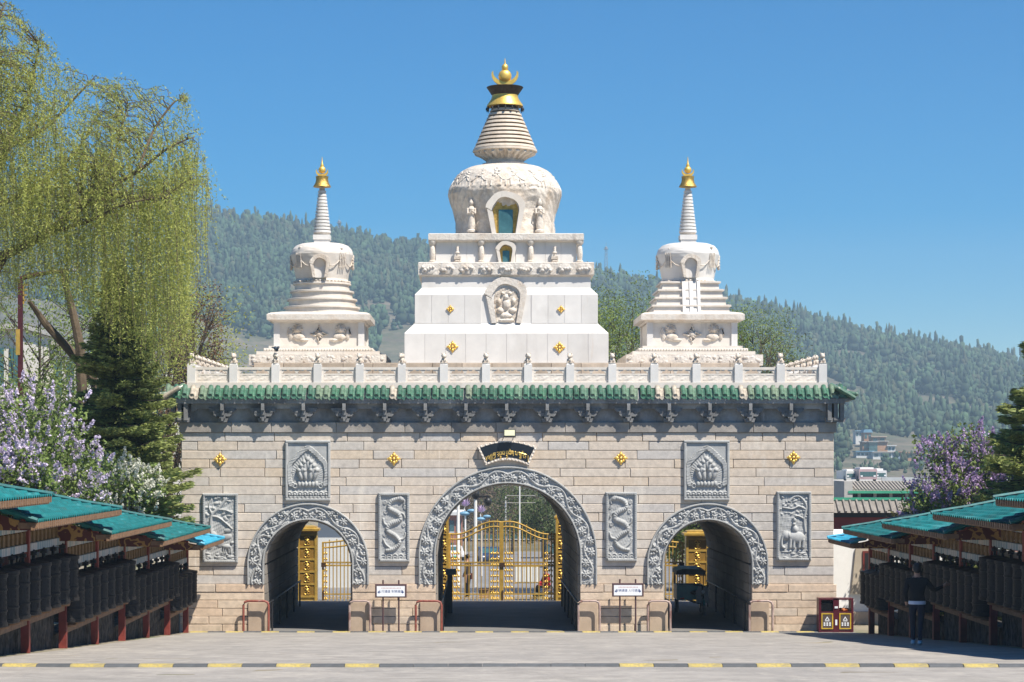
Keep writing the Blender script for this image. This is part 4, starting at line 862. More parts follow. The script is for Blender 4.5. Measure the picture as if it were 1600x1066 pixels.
for k in range(12):                     # raised syllables round the middle band
    a = 2*math.pi*k/12; c, s = math.cos(a), math.sin(a)
    for q in range(3): m.ell((rd-.02)*c, (rd-.02)*s, .42 + q*.085, .009, .009, .03, 5, 4)
    m.ell((rd-.02)*c, (rd-.02)*s, .19, .012, .012, .05, 5, 4); m.ell((rd-.02)*c, (rd-.02)*s, .81, .012, .012, .05, 5, 4)
obj('drum_body', m, bronze, dr, ang=.5); obj('axle', MB().lathe([(.035, 1.0), (.035, 1.12), (.075, 1.13), (.075, 1.2), (.03, 1.21), (.03, 1.24)], n=10), bronze, dr); obj('foot_disc', MB().lathe([(.10, -.10), (.13, -.08), (.13, -.03), (.05, -.02), (.05, .0)], n=14), brownw, dr)
first = [True]
NTH = ['first', 'second', 'third', 'fourth', 'fifth', 'sixth', 'seventh', 'eighth']
ORD = ['gate end shed', 'second shed', 'third shed', 'fourth shed', 'fifth shed']
def shed(side, Xp, Xe, d0, d1, ze, idx, ndr, post_ds):
    rw = -side; y0, y1 = d0 - D0, d1 - D0
    row = 'willow side row' if side < 0 else 'purple lilac side row'
    where = ORD[idx]
    r = thing('prayer_wheel_shed', (Xp, (y0+y1)/2, T(Xp, (d0+d1)/2)), f'{"blue" if idx == 0 else "teal"} roofed prayer wheel shed, {where} counted from the gate, {row}', 'shed', 'prayer wheel sheds in two rows')
    X = lambda off: Xp + rw*off
    ov = abs(Xe - Xp); rdg = -.35; back = -1.5; oh = .75
    ya, yb = y0 - oh, y1 + (.6 if idx else .15); L_ = yb - ya
    na = max(12, int(L_/.045)); nbk = 43; yy = np.linspace(ya, yb, na); tt = np.linspace(0, 1, nbk)
    Y, Tt = np.meshgrid(yy, tt, indexing='ij'); f = (Y - ya)/L_
    def surf(off0, off1, rn, rf):
        rise = rn*(1-f) + rf*f; Xx = X(off0 + (off1-off0)*Tt)
        Z = ze + .06 + rise*(Tt**1.12) + .03*np.cos(2*math.pi*Y/.19) - .045*((Tt*6.999) % 1.)
        return np.stack([Xx, Y, Z], -1)
    span = ov - rdg; rn, rf = .36*span, .17*span
    rm = MB().grid(surf(ov, rdg, rn, rf)).grid(surf(back, rdg, rn, rf))
    rf_o = obj('roof', rm, tealb if idx == 0 else teal, r, ang=1.0)
    un = MB()                             # boarded underside, fascia with rafter ends
    un.add([(X(ov-.02), ya, ze+.03), (X(rdg), ya, ze+.01+rn), (X(rdg), yb, ze+.01+rf), (X(ov-.02), yb, ze+.03), (X(back+.02), ya, ze+.03), (X(back+.02), yb, ze+.03)], [(0,1,2,3),(1,4,5,2)])
    obj('roof_boards', un, redbr, rf_o, smooth=False)
    m = MB(); k = int(L_/.19)
    for i in range(k): yq = ya + .04 + i*.19; xs_ = sorted((X(ov), X(ov-.35))); m.add([(xs_[0], yq, ze-.07 + (.0 if rw > 0 else 0)), (xs_[1], yq, ze-.07), (xs_[1], yq+.09, ze-.07), (xs_[0], yq+.09, ze-.07), (xs_[0], yq, ze+.035), (xs_[1], yq, ze+.035), (xs_[1], yq+.09, ze+.035), (xs_[0], yq+.09, ze+.035)], [(3,2,1,0),(4,5,6,7),(0,1,5,4),(1,2,6,5),(2,3,7,6),(3,0,4,7)])
    xs_ = sorted((X(ov-.06), X(ov-.12))); m.box(xs_[0], xs_[1], ya, yb, ze-.10, ze-.01)
    tag(obj('rafter_ends', m, brownw, rf_o, smooth=False), kind='stuff')
    m = MB()                             # verge boards on both ends
    for yq, rr in ((ya - .02, rn), (yb + .02, rf)):
        for o0, o1 in ((ov, rdg), (back, rdg)): m.tube([(X(o0), yq, ze+.08), (X(o0 + (o1-o0)*.5), yq, ze+.08+rr*.46), (X(o1), yq, ze+.09+rr)], .045, 6)
    m.tube([(X(rdg), ya, ze+.10+rn), (X(rdg), yb, ze+.10+rf)], .06, 6)
    obj('verge_trim', m, tealb if idx == 0 else teal, rf_o)
    gp = [(X(ov-.12), ze-.10), (X(ov-.04), ze+.02)] + [(X(ov - .04 + (rdg-ov+.04)*t), ze + .0 + rn*(t**1.3)*.97) for t in (.25, .5, .75, 1)] + [(X(back+.1), ze + .0), (X(back+.1), ze-.10)]
    obj('gable_board', MB().prism(gp, ya + .06, ya + .11), gablem, r, smooth=False)
    zt_, zb2 = ze - .9, ze - 1.9
    for pd in post_ds:
        g = T(Xp, pd); yq = pd - D0
        obj('post', MB().box(Xp-.08, Xp+.08, yq-.08, yq+.08, g - .1, ze + .25), redw, r, smooth=False)
        obj('rear_post', MB().box(X(-1.25)-.07, X(-1.25)+.07, yq-.07, yq+.07, T(X(-1.25), pd) - .1, ze + .1), redbr, r, smooth=False)
    for za, zb3, mt in ((ze-.27, ze-.14, beamm), (ze-.68, ze-.53, beamm), (ze-2.12, ze-2.0, brownw)):
        obj('beam', MB().box(Xp-.05, Xp+.05, y0, y1, za, zb3), mt, r, smooth=False)
        if mt is beamm: obj('rear_beam', MB().box(X(-1.25)-.04, X(-1.25)+.04, y0, y1, za, zb3), mt, r, smooth=False)
    q = y0 + .25
    while q < y1 - .1:
        o = obj('carved_tablet', tabm, None, r); o.location += Vector((Xp, q, ze)); q += .40
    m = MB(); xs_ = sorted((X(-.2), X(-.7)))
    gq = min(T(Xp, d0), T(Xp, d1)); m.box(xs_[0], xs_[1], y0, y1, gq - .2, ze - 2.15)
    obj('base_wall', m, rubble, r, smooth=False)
    for i in range(ndr):
        yq = y0 + .36 + (y1 - y0 - .72)*i/(ndr-1); obj('wheel_seat', MB().lathe([(.15, ze-2.0), (.17, ze-1.98), (.17, ze-1.95), (.1, ze-1.93)], Xp + rw*.05, yq, 12), brownw, r)
        lab = f'black bronze prayer wheel, {NTH[ndr-1-i]} from the gate end, {where}, {row.replace(" row", "")}'; g_ = f'prayer wheels of the {row}, {where}'
        if first[0]: o = dr; first[0] = False; o.location = (Xp + rw*.05, yq, zb2); o.rotation_euler = (0, 0, random.uniform(0, 6)); o['label'] = lab; o['group'] = g_
        else: dup(dr, (Xp + rw*.05, yq, zb2), random.uniform(0, 6), lab, g_)
LP = [66.3, 62.3, 58.3, 54.3, 50.4, 46.5, 42.6, 38.7, 34.8, 30.9]
for idx, (a, b, ze) in enumerate(((62.3, 66.3, 2.92), (54.3, 62.3, 3.36), (46.5, 54.3, 3.81), (38.7, 46.5, 4.31), (30.9, 38.7, 4.75))):
    shed(-1, -8.85, -7.67, a, b, ze, idx, 4 if idx == 0 else 8, [q for q in LP if a - .1 <= q < b - .1] + ([66.3] if idx == 0 else []))
RP = [64.5, 61.5, 58.5, 55.5, 52.45, 49.4, 46.4, 43.4, 40.4, 37.4]
for idx, (a, b, ze) in enumerate(((61.5, 64.5, 3.0), (55.5, 61.5, 3.37), (49.4, 55.5, 3.72), (43.4, 49.4, 4.13), (37.4, 43.4, 4.6))):
    shed(1, 11.9, 10.6, a, b, ze, idx, 4 if idx == 0 else 8, [q for q in RP if a - .1 <= q < b - .1] + ([64.5] if idx == 0 else []))
# ------------------------------------------------------------------ people
def person(name, joints, edges, parts, loc, rz, label, mats, zones, hair=None):
    me = bpy.data.meshes.new(name); keys = list(joints); me.from_pydata([joints[k][:3] for k in keys], [(keys.index(a), keys.index(b)) for a, b in edges], [])
    o = bpy.data.objects.new(name + '_tmp', me); COL.objects.link(o)
    sk = o.modifiers.new('s', 'SKIN'); ss = o.modifiers.new('u', 'SUBSURF'); ss.levels = 2; ss.render_levels = 2
    for i, k in enumerate(keys):
        v = me.skin_vertices[0].data[i]; q = joints[k][3]; v.radius = q if hasattr(q, '__len__') else (q, q); v.use_root = (i == 0)
    dg = bpy.context.evaluated_depsgraph_get(); nm = bpy.data.meshes.new_from_object(o.evaluated_get(dg)); bpy.data.objects.remove(o)
    nm.materials.clear()
    for m_ in mats: nm.materials.append(m_)
    for p in nm.polygons: p.use_smooth = True; p.material_index = zones(p.center)
    r = thing(name, loc, label, 'person'); r.rotation_euler = (0, 0, rz)
    b = bpy.data.objects.new('body', nm); COL.objects.link(b); b.parent = r
    for pn, mb, mt in parts: q = obj(pn, mb, mt, r, world=False)
    return r
skin = pm('skin', (.45,.26,.18), .1, 6, .55); hairm = pm('black_hair', (.012,.011,.011), .2, 10, .5, .4, 50); blk = pm('black_cloth', (.012,.012,.014), .2, 6, .9, .2, 30); navy = pm('navy_trousers', (.018,.022,.036), .2, 6, .9, .2, 30); shoe = pm('pale_blue_trainers', (.42,.54,.62), .2, 9, .6)
# figure faces +Y (away from the camera), reaching to +X
J = {'pel': (0,0,.92,(.15,.11)), 'spine': (0,.0,1.12,(.155,.11)), 'chest': (0,.01,1.32,(.19,.12)), 'neck': (0,.02,1.47,.065), 'head0': (0,.03,1.56,(.07,.085)), 'head': (0,.04,1.65,(.08,.095)), 'top': (0,.03,1.72,.06),
     'shl': (-.20,0,1.39,.075), 'ell': (-.26,-.02,1.12,.058), 'wrl': (-.22,.10,.92,.042), 'hal': (-.21,.13,.85,.04),
     'shr': (.20,.02,1.39,.075), 'elr': (.36,.10,1.18,.056), 'wrr': (.56,.22,1.26,.038), 'har': (.63,.26,1.30,.036),
     'hl': (-.10,0,.86,.10), 'kl': (-.09,.10,.48,.068), 'al': (-.08,-.02,.10,.046), 'tl': (-.09,.13,.045,.042),
     'hr': (.10,0,.86,.10), 'kr': (.07,-.02,.48,.068), 'ar': (.05,-.16,.12,.046), 'tr': (.06,-.02,.045,.042)}
for k, (dx, dz, l) in enumerate(((-.01,.028,.085),(.005,.012,.095),(.01,-.006,.09),(.008,-.024,.07))): J[f'f{k}a'] = (.655+dx, .285, 1.31+dz, .011); J[f'f{k}b'] = (.66+dx+l*.5, .30+l*.6, 1.31+dz*1.3, .010)
J['tha'] = (.63,.255,1.335,.013); J['thb'] = (.645,.28,1.375,.011)
Eg = [('pel','spine'),('spine','chest'),('chest','neck'),('neck','head0'),('head0','head'),('head','top'),('chest','shl'),('shl','ell'),('ell','wrl'),('wrl','hal'),('chest','shr'),('shr','elr'),('elr','wrr'),('wrr','har'),('pel','hl'),('hl','kl'),('kl','al'),('al','tl'),('pel','hr'),('hr','kr'),('kr','ar'),('ar','tr')]
Eg += [('har', f'f{k}a') for k in range(4)] + [(f'f{k}a', f'f{k}b') for k in range(4)] + [('har','tha'),('tha','thb')]
def zn(c):
    if c.z < .95 and abs(c.x) < .19 and c.z > .12: return 1
    if c.z <= .12: return 3
    if c.z > 1.47 and abs(c.x) < .15: return 2
    if c.x > .565 or (c.x < -.17 and c.z < .93): return 2
    return 0
hairb = MB().ell(0, .015, 1.685, .098, .108, .095, 14, 10).ell(0, -.035, 1.64, .088, .06, .085, 12, 8)
hem = MB().lathe([(.185, .885), (.19, .93), (.178, .96)], 0, 0, 20, cap=False)
for i, (x, y, z) in enumerate(hem.v): hem.v[i] = (x, y*.75, z)
face = MB().ell(-.087, .04, 1.635, .014, .022, .032, 6, 5).ell(.087, .04, 1.635, .014, .022, .032, 6, 5).ell(0, .135, 1.625, .014, .02, .025, 6, 5)
mp = P(1433, 1006, 49.6)
person('person', J, Eg, [('hair', hairb, hairm), ('shirt_hem', hem, pm('white_hem', (.62,.66,.74), .1, 6, .8)), ('ears_and_nose', face, skin), ('shoes', MB().ell(-.085, .055, .055, .055, .15, .055).ell(.055, -.085, .06, .055, .15, .055), shoe)], (mp.x, mp.y, T(mp.x, 49.6) + .004), -.15, 'person in black jumper and dark trousers turning a prayer wheel', [blk, navy, skin, shoe], zn)
bpy.data.objects['person'].scale = (1.06, 1.06, 1.06)
# ------------------------------------------------------------------ golden fence behind the arches
DG = 84.0; YG = DG - D0
def gx(px): return (px - VX)*DG/F
def gz_(py): return CZ - (py - VY)*DG/F
def pillar(px0, px1, pyt, lab):
    x0, x1 = gx(px0), gx(px1); h = gz_(pyt); r = thing('gilt_pillar', ((x0+x1)/2, YG, -.14), lab, 'gate pillar', 'gilt gate pillars')
    w_ = x1 - x0; d_ = .3
    obj('shaft', MB().box(x0+.03, x1-.03, YG-d_+.03, YG+d_-.03, -.15, h-.22), goldp, r, smooth=False)
    m = MB()
    for a, b in ((x0, x0+.09), (x1-.09, x1)): m.box(a, b, YG-d_-.02, YG+d_, -.15, h-.24)
    n_ = 5
    for i in range(n_+1): z = .05 + i*(h-.4)/n_; m.box(x0+.09, x1-.09, YG-d_-.015, YG-d_+.05, z-.04, z+.04)
    obj('frame', m, goldp, r, smooth=False)
    m = MB()
    for i in range(n_):
        zc = .05 + (i+.5)*(h-.4)/n_; c = (x0+x1)/2
        for s in (-1, 1):
            for t in (-1, 1):
                pts = [(c + s*(.05 + .06*math.cos(a)), YG-d_-.01, zc + t*(.10 + .055*math.sin(a))) for a in np.linspace(0, 5.2, 9)]; m.tube(pts, .014, 5)
        m.ell(c, YG-d_-.02, zc, .05, .03, .05, 8, 5)
    tag(obj('scrollwork', m, gold, r), kind='stuff')
    bk = pm('pillar_recess', (.25,.14,.02), .2, 4, .6) if 'pillar_recess' not in bpy.data.materials else bpy.data.materials['pillar_recess']
    obj('recess', MB().box(x0+.1, x1-.1, YG-d_+.012, YG-d_+.03, .06, h-.3), bk, r, smooth=False)
    obj('cap', MB().sq([(w_*.5, h-.24), (w_*.62, h-.2), (w_*.62, h-.12), (w_*.48, h-.08), (w_*.48, h-.04), (w_*.25, h)], (x0+x1)/2, YG), goldp, r, smooth=False)
pillar(466, 496, 821, 'gilt pillar seen through the arch beside the spruce'); pillar(688, 701, 802, 'gilt pillar half hidden behind the middle arch wall, black barrier box beside it')
pillar(868, 884, 802, 'gilt pillar on the railing side of the middle arch'); pillar(1071, 1106, 828, 'gilt pillar behind the teal tricycle')
barme = MB().tube([(0, 0, 0), (0, 0, 1)], .023, 6).mesh('bar'); barme.materials.append(goldp)
def leaf(px0, px1, topf, lab, nb, latch, orn):
    x0, x1 = gx(px0), gx(px1); z0 = gz_(940.5); zm = gz_(884)
    r = thing('gilt_gate_leaf', (x0, YG, -.14), lab, 'gate', 'gilt bar gates closing the arches')
    for xx in (x0+.04, x1-.04): obj('stile', MB().box(xx-.04, xx+.04, YG-.03, YG+.03, -.14, topf((xx-x0)/(x1-x0))), goldp, r, smooth=False)
    for z in (z0+.02, z0+.30, zm, zm+.13): obj('rail', MB().box(x0+.08, x1-.08, YG-.02, YG+.02, z-.025, z+.025), goldp, r, smooth=False)
    for dz in (0, -.2): obj('curved_rail', MB().tube([(x0 + (x1-x0)*t, YG, topf(t) + dz) for t in np.linspace(0, 1, 15)], .032, 8), goldp, r)
    for i in range(nb):
        t = (i+.5)/nb; x = x0 + .08 + (x1-x0-.16)*t; o = obj('bar', barme, None, r); o.location += Vector((x, YG, z0)); o.scale = (1, 1, topf((x-x0)/(x1-x0)) - z0 + .1*(i % 2))
    m = MB()
    for t in orn:
        xc = x0 + (x1-x0)*t
        for k in range(9):
            zc = z0 + .12 + k*.22
            if zc > topf(t) - .25: break
            for s in (-1, 1): m.ell(xc + s*.045, YG-.01, zc, .042, .02, .05, 6, 4)
            m.ell(xc, YG-.015, zc + .06, .026, .02, .03, 6, 4)
    tag(obj('rosettes', m, gold, r), kind='stuff')
    m = MB()
    for i in range(int((x1-x0)/.12)):
        for zc in (z0+.16, zm+.065): q = x0 + .12 + i*.12; m.tube([(q + .04*math.cos(a), YG, zc + .045*math.sin(a)) for a in np.linspace(0, 6.28, 8)], .01, 4, cap=False)
    tag(obj('ring_band', m, goldp, r), kind='stuff')
    if latch is not None: xl = x0 + (x1-x0)*latch; obj('lock', MB().box(xl-.09, xl+.09, YG-.08, YG+.05, zm-.05, zm+.12).tube([(xl, YG-.05, z0+.05), (xl, YG-.05, z0+.45)], .03, 6), pm('lock_iron', (.09,.05,.03), .3, 8, .6, metal=.5), r, smooth=False)
zs_, zc_ = gz_(834), gz_(816); cm = 783.5
wav = lambda t: zs_ + (zc_ - zs_)*(.5 - .5*math.cos(math.pi*t)) - .06*math.sin(math.pi*2*t)
leaf(701, cm, wav, 'gilt bar gate leaf in the middle arch with the standing person behind', 12, None, (.09, .17, .83, .91)); leaf(cm, 868, lambda t: wav(1-t), 'gilt bar gate leaf in the middle arch with the seated red figure behind', 12, .02, (.09, .17, .83, .91))
cave = lambda t: gz_(848) + .35*t**1.6
leaf(503, 590, cave, 'gilt bar gate leaf in the arch beside the spruce', 14, .03, (.06, .9)); leaf(985, 1068, lambda t: cave(1-t), 'gilt bar gate leaf in the arch with the tricycle', 14, .97, (.1, .94))
bb = thing('barrier_box', (gx(693)-.1, 8.6, 0), 'black barrier box on a post inside the middle passage', 'barrier')
xb = XC - 2.25 + .35
obj('post', MB().box(xb-.09, xb+.09, 8.0, 8.25, 0, 1.35), blackp, bb, smooth=False); obj('head', MB().box(xb-.14, xb+.22, 7.9, 8.3, 1.35, 1.55), pm('barrier_teal', (.03,.10,.14), .2, 4, .4), bb, smooth=False)
# ------------------------------------------------------------------ teal cargo tricycle in the passage
tx, ty = P(1079, 950, 75.2).x, 75.2 - D0
tr = thing('cargo_tricycle', (tx, ty, .01), 'teal electric cargo tricycle parked in the passage in the shade', 'tricycle')
tl = pm('teal_paint', (.03,.30,.33), .2, 4, .35, 0, spec=.6)
def tp(n, mb, mt, sm=False): return obj(n, mb, mt, tr, smooth=sm, world=False)
m = MB().box(-.48, .48, .0, 1.3, .48, .54)
for a in ((-.48, -.44, 0, 1.3), (.44, .48, 0, 1.3), (-.44, .44, 0, .04), (-.44, .44, 1.26, 1.3)): m.box(a[0], a[1], a[2], a[3], .54, .98)
bxx = tp('cargo_box', m, tl)
for i in range(3): obj('panel_rib', MB().box(-.38 + i*.28, -.18 + i*.28, -.015, 0, .58, .90), tl, bxx, smooth=False, world=False)
obj('reflector', MB().box(-.36, -.22, -.03, -.012, .50, .55), signrd, bxx, smooth=False, world=False)
m = MB()
for x in (-.45, .45):
    for y in (.05, 1.2): m.tube([(x, y, .98), (x, y, 1.42)], .018, 6)
tp('canopy_frame', m, blackp, True); tp('canopy', MB().rings([[(x, -.15, z) for x, z in ((-.52,1.36),(.52,1.36),(.5,1.5),(.3,1.56),(-.3,1.56),(-.5,1.5))], [(x, 1.35, z) for x, z in ((-.52,1.40),(.52,1.40),(.5,1.53),(.3,1.6),(-.3,1.6),(-.5,1.53))]]), blackp)
def wheel(x, y, r_): 
    wq = tp('road_wheel', MB().tube([(x-.05, y, r_), (x+.05, y, r_)], r_, 20), rubblk, True); obj('hub', MB().tube([(x-.06, y, r_), (x+.06, y, r_)], r_*.45, 12), pm('hub_grey', (.3,.3,.3), .1, 4, .4, metal=.6) if 'hub_grey' not in bpy.data.materials else bpy.data.materials['hub_grey'], wq, world=False)
wheel(-.43, .6, .26); wheel(.43, .6, .26); wheel(.34, -1.05, .24)
tp('chassis', MB().tube([(0, 1.2, .42), (.1, -.1, .42), (.28, -.55, .40), (.34, -.85, .75)], .045, 8), blackp, True); tp('seat', MB().ell(.16, -.25, .74, .2, .26, .08), blackp, True)
tp('fork', MB().tube([(.34, -1.05, .24), (.34, -.93, .62), (.33, -.85, .98)], .035, 8), blackp, True); tp('handlebar', MB().tube([(.02, -.72, 1.05), (.33, -.85, 1.0), (.64, -.72, 1.05)], .018, 8), blackp, True)
tp('front_shield', MB().prism([(.12,.42),(.5,.42),(.55,.8),(.48,1.0),(.2,1.0),(.1,.8)], -.80, -.77), pm('shield_grey', (.3,.31,.31), .1, 4, .4), False); tp('mudguard', MB().tube([(.34, -1.05 + .3*math.cos(a), .24 + .3*math.sin(a)) for a in np.linspace(.3, 2.6, 8)], .05, 6), tl, True); tp('headlamp', MB().ell(.34, -.98, .82, .07, .06, .07), signwh, True)
# ------------------------------------------------------------------ street beyond the gate
Jb = dict(J); 
Jb.update({'elr': (.27,.04,1.12,.058), 'wrr': (.22,.14,1.0,.042), 'har': (.18,.18,.98,.04), 'kl': (-.09,.03,.48,.068), 'al': (-.09,0,.1,.046), 'tl': (-.1,.12,.045,.042), 'kr': (.09,.02,.48,.068), 'ar': (.1,-.02,.1,.046), 'tr': (.1,.1,.045,.042)})
for k in list(Jb):
    if k[0] == 'f' and k[1:2].isdigit() or k in ('tha', 'thb'): x, y, z, r_ = J[k]; Jb[k] = (x - .45, y - .08, z - .32, r_)
def zn2(c):
    if c.z <= .12: return 3
    if c.z < .95 and abs(c.x) < .165: return 1
    if c.z > 1.47 and abs(c.x) < .15: return 2
    if c.z < .97: return 2
    return 0
pp = P(731, 945, 87.)
person('person', Jb, Eg, [('hair', MB().ell(0, .015, 1.685, .098, .108, .095, 14, 10), hairm), ('bag', MB().box(.16, .24, -.1, .14, .75, 1.0), redbr)], (pp.x, pp.y, T(pp.x, 87.) + .016), 1.2, 'person in dark coat standing on the street behind the gilt bars', [pm('brown_coat', (.05,.04,.035), .2, 5, .9), blk, skin, blk], zn2)
Js = {k: v for k, v in Jb.items()}
sit = {'pel': (0,0,.48,(.17,.13)), 'spine': (0,.03,.66,(.17,.12)), 'chest': (0,.06,.86,(.19,.12)), 'neck': (0,.08,1.0,.062), 'head0': (0,.10,1.09,(.07,.085)), 'head': (0,.11,1.18,(.08,.095)), 'top': (0,.10,1.25,.06), 'shl': (-.2,.06,.93,.075), 'ell': (-.26,.14,.7,.058), 'wrl': (-.12,.32,.6,.042), 'hal': (-.07,.37,.58,.04), 'shr': (.2,.06,.93,.075), 'elr': (.26,.14,.7,.058), 'wrr': (.12,.32,.6,.042), 'har': (.07,.37,.58,.04), 'hl': (-.1,.02,.46,.1), 'kl': (-.12,.42,.5,.07), 'al': (-.12,.44,.1,.046), 'tl': (-.12,.56,.045,.042), 'hr': (.1,.02,.46,.1), 'kr': (.12,.42,.5,.07), 'ar': (.12,.44,.1,.046), 'tr': (.12,.56,.045,.042)}
Es = [e for e in Eg if e[0] in sit and e[1] in sit]
ps = P(856, 945, 87.); zst = T(ps.x, 87.)
def zn3(c):
    if c.z <= .1: return 1
    if c.z > 1.0 and abs(c.x) < .14: return 2
    if c.z < .53: return 1
    return 0
person('person', sit, Es, [('hair', MB().ell(0, .09, 1.21, .098, .108, .09, 14, 10), hairm)], (ps.x, ps.y, zst + .016), 1.9, 'seated person in red on a stool behind the gilt bars', [pm('red_jacket', (.35,.02,.025), .2, 5, .85), blk, skin, blk], zn3)
st = thing('stool', (ps.x, ps.y, zst + .012), 'low wooden stool under the seated person in red', 'stool'); obj('seat', MB().box(-.18, .18, -.18, .18, .32, .36), brownw, st, smooth=False, world=False)
for a in (-.14, .14):
    for b in (-.14, .14): obj('leg', MB().box(a-.02, a+.02, b-.02, b+.02, 0, .32), brownw, st, smooth=False, world=False)
for i, (px, d, lab) in enumerate(((756, 87, 'cardboard carton on the street beside the standing person'), (765, 87.6, 'tilted brown carton next to the gate lock'), (842, 86, 'low brown crate beside the seated person in red'))):
    p = P(px, 945, d); z = T(p.x, d) + .012; c = thing('carton', (p.x, p.y, z), lab, 'box'); c.rotation_euler = (0, 0, .3*i)
    obj('box', MB().box(-.2, .2, -.15, .15, 0, .36 - .06*i), pm(f'carton_{i}', (.35-.06*i,.22,.13), .2, 4, .85), c, smooth=False, world=False); obj('flap', MB().add([(-.2,-.15,.37-.06*i),(.2,-.15,.37-.06*i),(.2,-.27,.42-.06*i),(-.2,-.27,.42-.06*i)], [(0,1,2,3)]), brownw, c, smooth=False, world=False)
def lotus(px, pyt, d, lab):
    p = P(px, pyt, d); SC = .62; z0 = T(p.x, d); h = (p.z - z0)/.62; r = thing('lotus_street_lamp', (p.x, p.y, z0), lab, 'street lamp', 'lotus street lamps'); r.scale = (.62, .62, .62)
    pk = bpy.data.materials.get('lotus_pink') or pm('lotus_pink', (.55,.42,.60), .15, 5, .5); bl = bpy.data.materials.get('lamp_blue') or pm('lamp_blue', (.16,.32,.45), .15, 5, .45)
    obj('pole', MB().tube([(0,0,0),(0,0,h-1.0)], [.11,.08], 10).tube([(0,0,h-1.0),(-.1,0,h-.5),(0,0,h-.3)], .05, 8).tube([(0,0,h-1.0),(.35,0,h-.75)], .05, 8), whitep, r, world=False)
    m = MB()
    for ring_, (n_, ra, rb, tilt) in enumerate(((9,.16,.62,.25),(8,.12,.45,.5),(6,.06,.28,.66))):
        for k in range(n_):
            a = 2*math.pi*k/n_ + ring_*.3; c, s = math.cos(a), math.sin(a)
            pts = [(ra*c, ra*s, h-.3), ((ra+rb)/2*c - .12*s, (ra+rb)/2*s + .12*c, h-.22+tilt*.4), (rb*c, rb*s, h-.2+tilt), ((ra+rb)/2*c + .12*s, (ra+rb)/2*s - .12*c, h-.22+tilt*.4)]
            m.add(pts, [(0,1,2,3)])
    obj('flower', m, pk, r, smooth=False, world=False); obj('lamp_head', MB().ell(-.05, 0, h-.95, .5, .35, .2, 12, 8).ell(.55, 0, h-.7, .4, .3, .16, 12, 8), bl, r, world=False)
lotus(727, 786, 120, 'pink lotus street lamp beside the camera pole'); lotus(752, 796, 132, 'pink lotus street lamp behind the camera pole')
def pole(px, pyt, d, lab, cat, r_=.07, extra=None):
    p = P(px, pyt, d); z0 = T(p.x, d); o = thing('pole', (p.x, p.y, z0), lab, cat); obj('shaft', MB().tube([(0,0,0),(0,0,p.z-z0)], [r_, r_*.8], 8), whitep, o, world=False)
    if extra: extra(o, p.z - z0)
def cctv(o, h): obj('camera', MB().ell(0,0,h-.15,.2,.2,.26).box(.0,.7,-.08,.08,h-.3,h-.2).ell(.6,0,h-.5,.2,.2,.22), blackp, o, world=False)
pole(743, 768, 105, 'slim white pole carrying security cameras', 'pole', .09, cctv); pole(716, 783, 110, 'plain white pole beside the gilt gate', 'pole', .09)
def gantry(o, h): obj('cross_arm', MB().tube([(-.9,0,h-1.0),(1.1,0,h-1.0)], .02, 6).tube([(-.9,0,h-1.5),(1.1,0,h-1.5)], .02, 6), concrete, o, world=False)
pole(812, 752, 150, 'tall white street pole with two cross arms', 'pole', .05, gantry); pole(790, 775, 190, 'thin white lamp pole far down the street', 'pole', .08)
sb = P(824, 884, 112.); z0 = T(sb.x, 112.); bar = thing('street_barrier', (sb.x, sb.y, z0), 'white and gold striped barrier on the street', 'barrier')
obj('frame', MB().box(-.64, .64, -.03, .03, .05, .10).box(-.64, .64, -.03, .03, .86, .92), goldp, bar, smooth=False, world=False)
for i in range(8): obj('panel', MB().box(-.6+i*.152, -.6+i*.152+.105, -.05, .05, .1, .88), pm('barrier_white', (.72,.70,.62), .1, 3, .6) if 'barrier_white' not in bpy.data.materials else bpy.data.materials['barrier_white'], bar, smooth=False, world=False)
for x in (-.6, .6): obj('foot', MB().box(x-.05, x+.05, -.2, .2, 0, .05), goldp, bar, smooth=False, world=False)
def car(px, py, d, rz, lab, paint):
    p = P(px, py, d); z0 = T(p.x, d) + .02; r = thing('parked_car', (p.x, p.y, z0), lab, 'car'); r.rotation_euler = (0, 0, rz)
    A = lambda n_, mb, mt, sm=True: obj(n_, mb, mt, r, smooth=sm, world=False)
    prof_ = [(-2.1,.35),(-2.15,.6),(-2.05,.82),(-1.2,.95),(-.55,1.38),(.7,1.42),(1.55,1.0),(2.1,.92),(2.15,.5),(2.1,.3)]
    A('body', MB().rings([[(s*w_, y, z if z < .9 else .9 + (z-.9)*q) for y, z in prof_] for s, w_, q in ((-1,.82,.9),(-1,.88,1.),(1,.88,1.),(1,.82,.9))]), paint)
    A('windscreen', MB().add([(-.66,-1.16,.98),(.66,-1.16,.98),(.58,-.58,1.36),(-.58,-.58,1.36)], [(0,1,2,3)]), glass, False)
    for s in (-1, 1):
        A('headlight', MB().ell(s*.65, -2.05, .68, .17, .08, .09), signwh)
        for y in (-1.3, 1.3): A('wheel', MB().tube([(s*.74, y, .31), (s*.9, y, .31)], .31, 18), rubblk)
    A('plate', MB().box(-.24, .24, -2.19, -2.15, .42, .54), pm('plate_green', (.12,.45,.25), .1, 3, .5), False); A('bumper', MB().box(-.8, .8, -2.18, -2.05, .3, .42), blackp, False)
car(764, 880, 182, .1, 'dark blue car with green plate on the street behind the gate', pm('car_blue', (.03,.05,.10), .1, 3, .25, spec=.7))
car(706, 872, 205, .2, 'white car behind the lotus lamps', pm('car_white', (.6,.6,.62), .05, 3, .25, spec=.7))
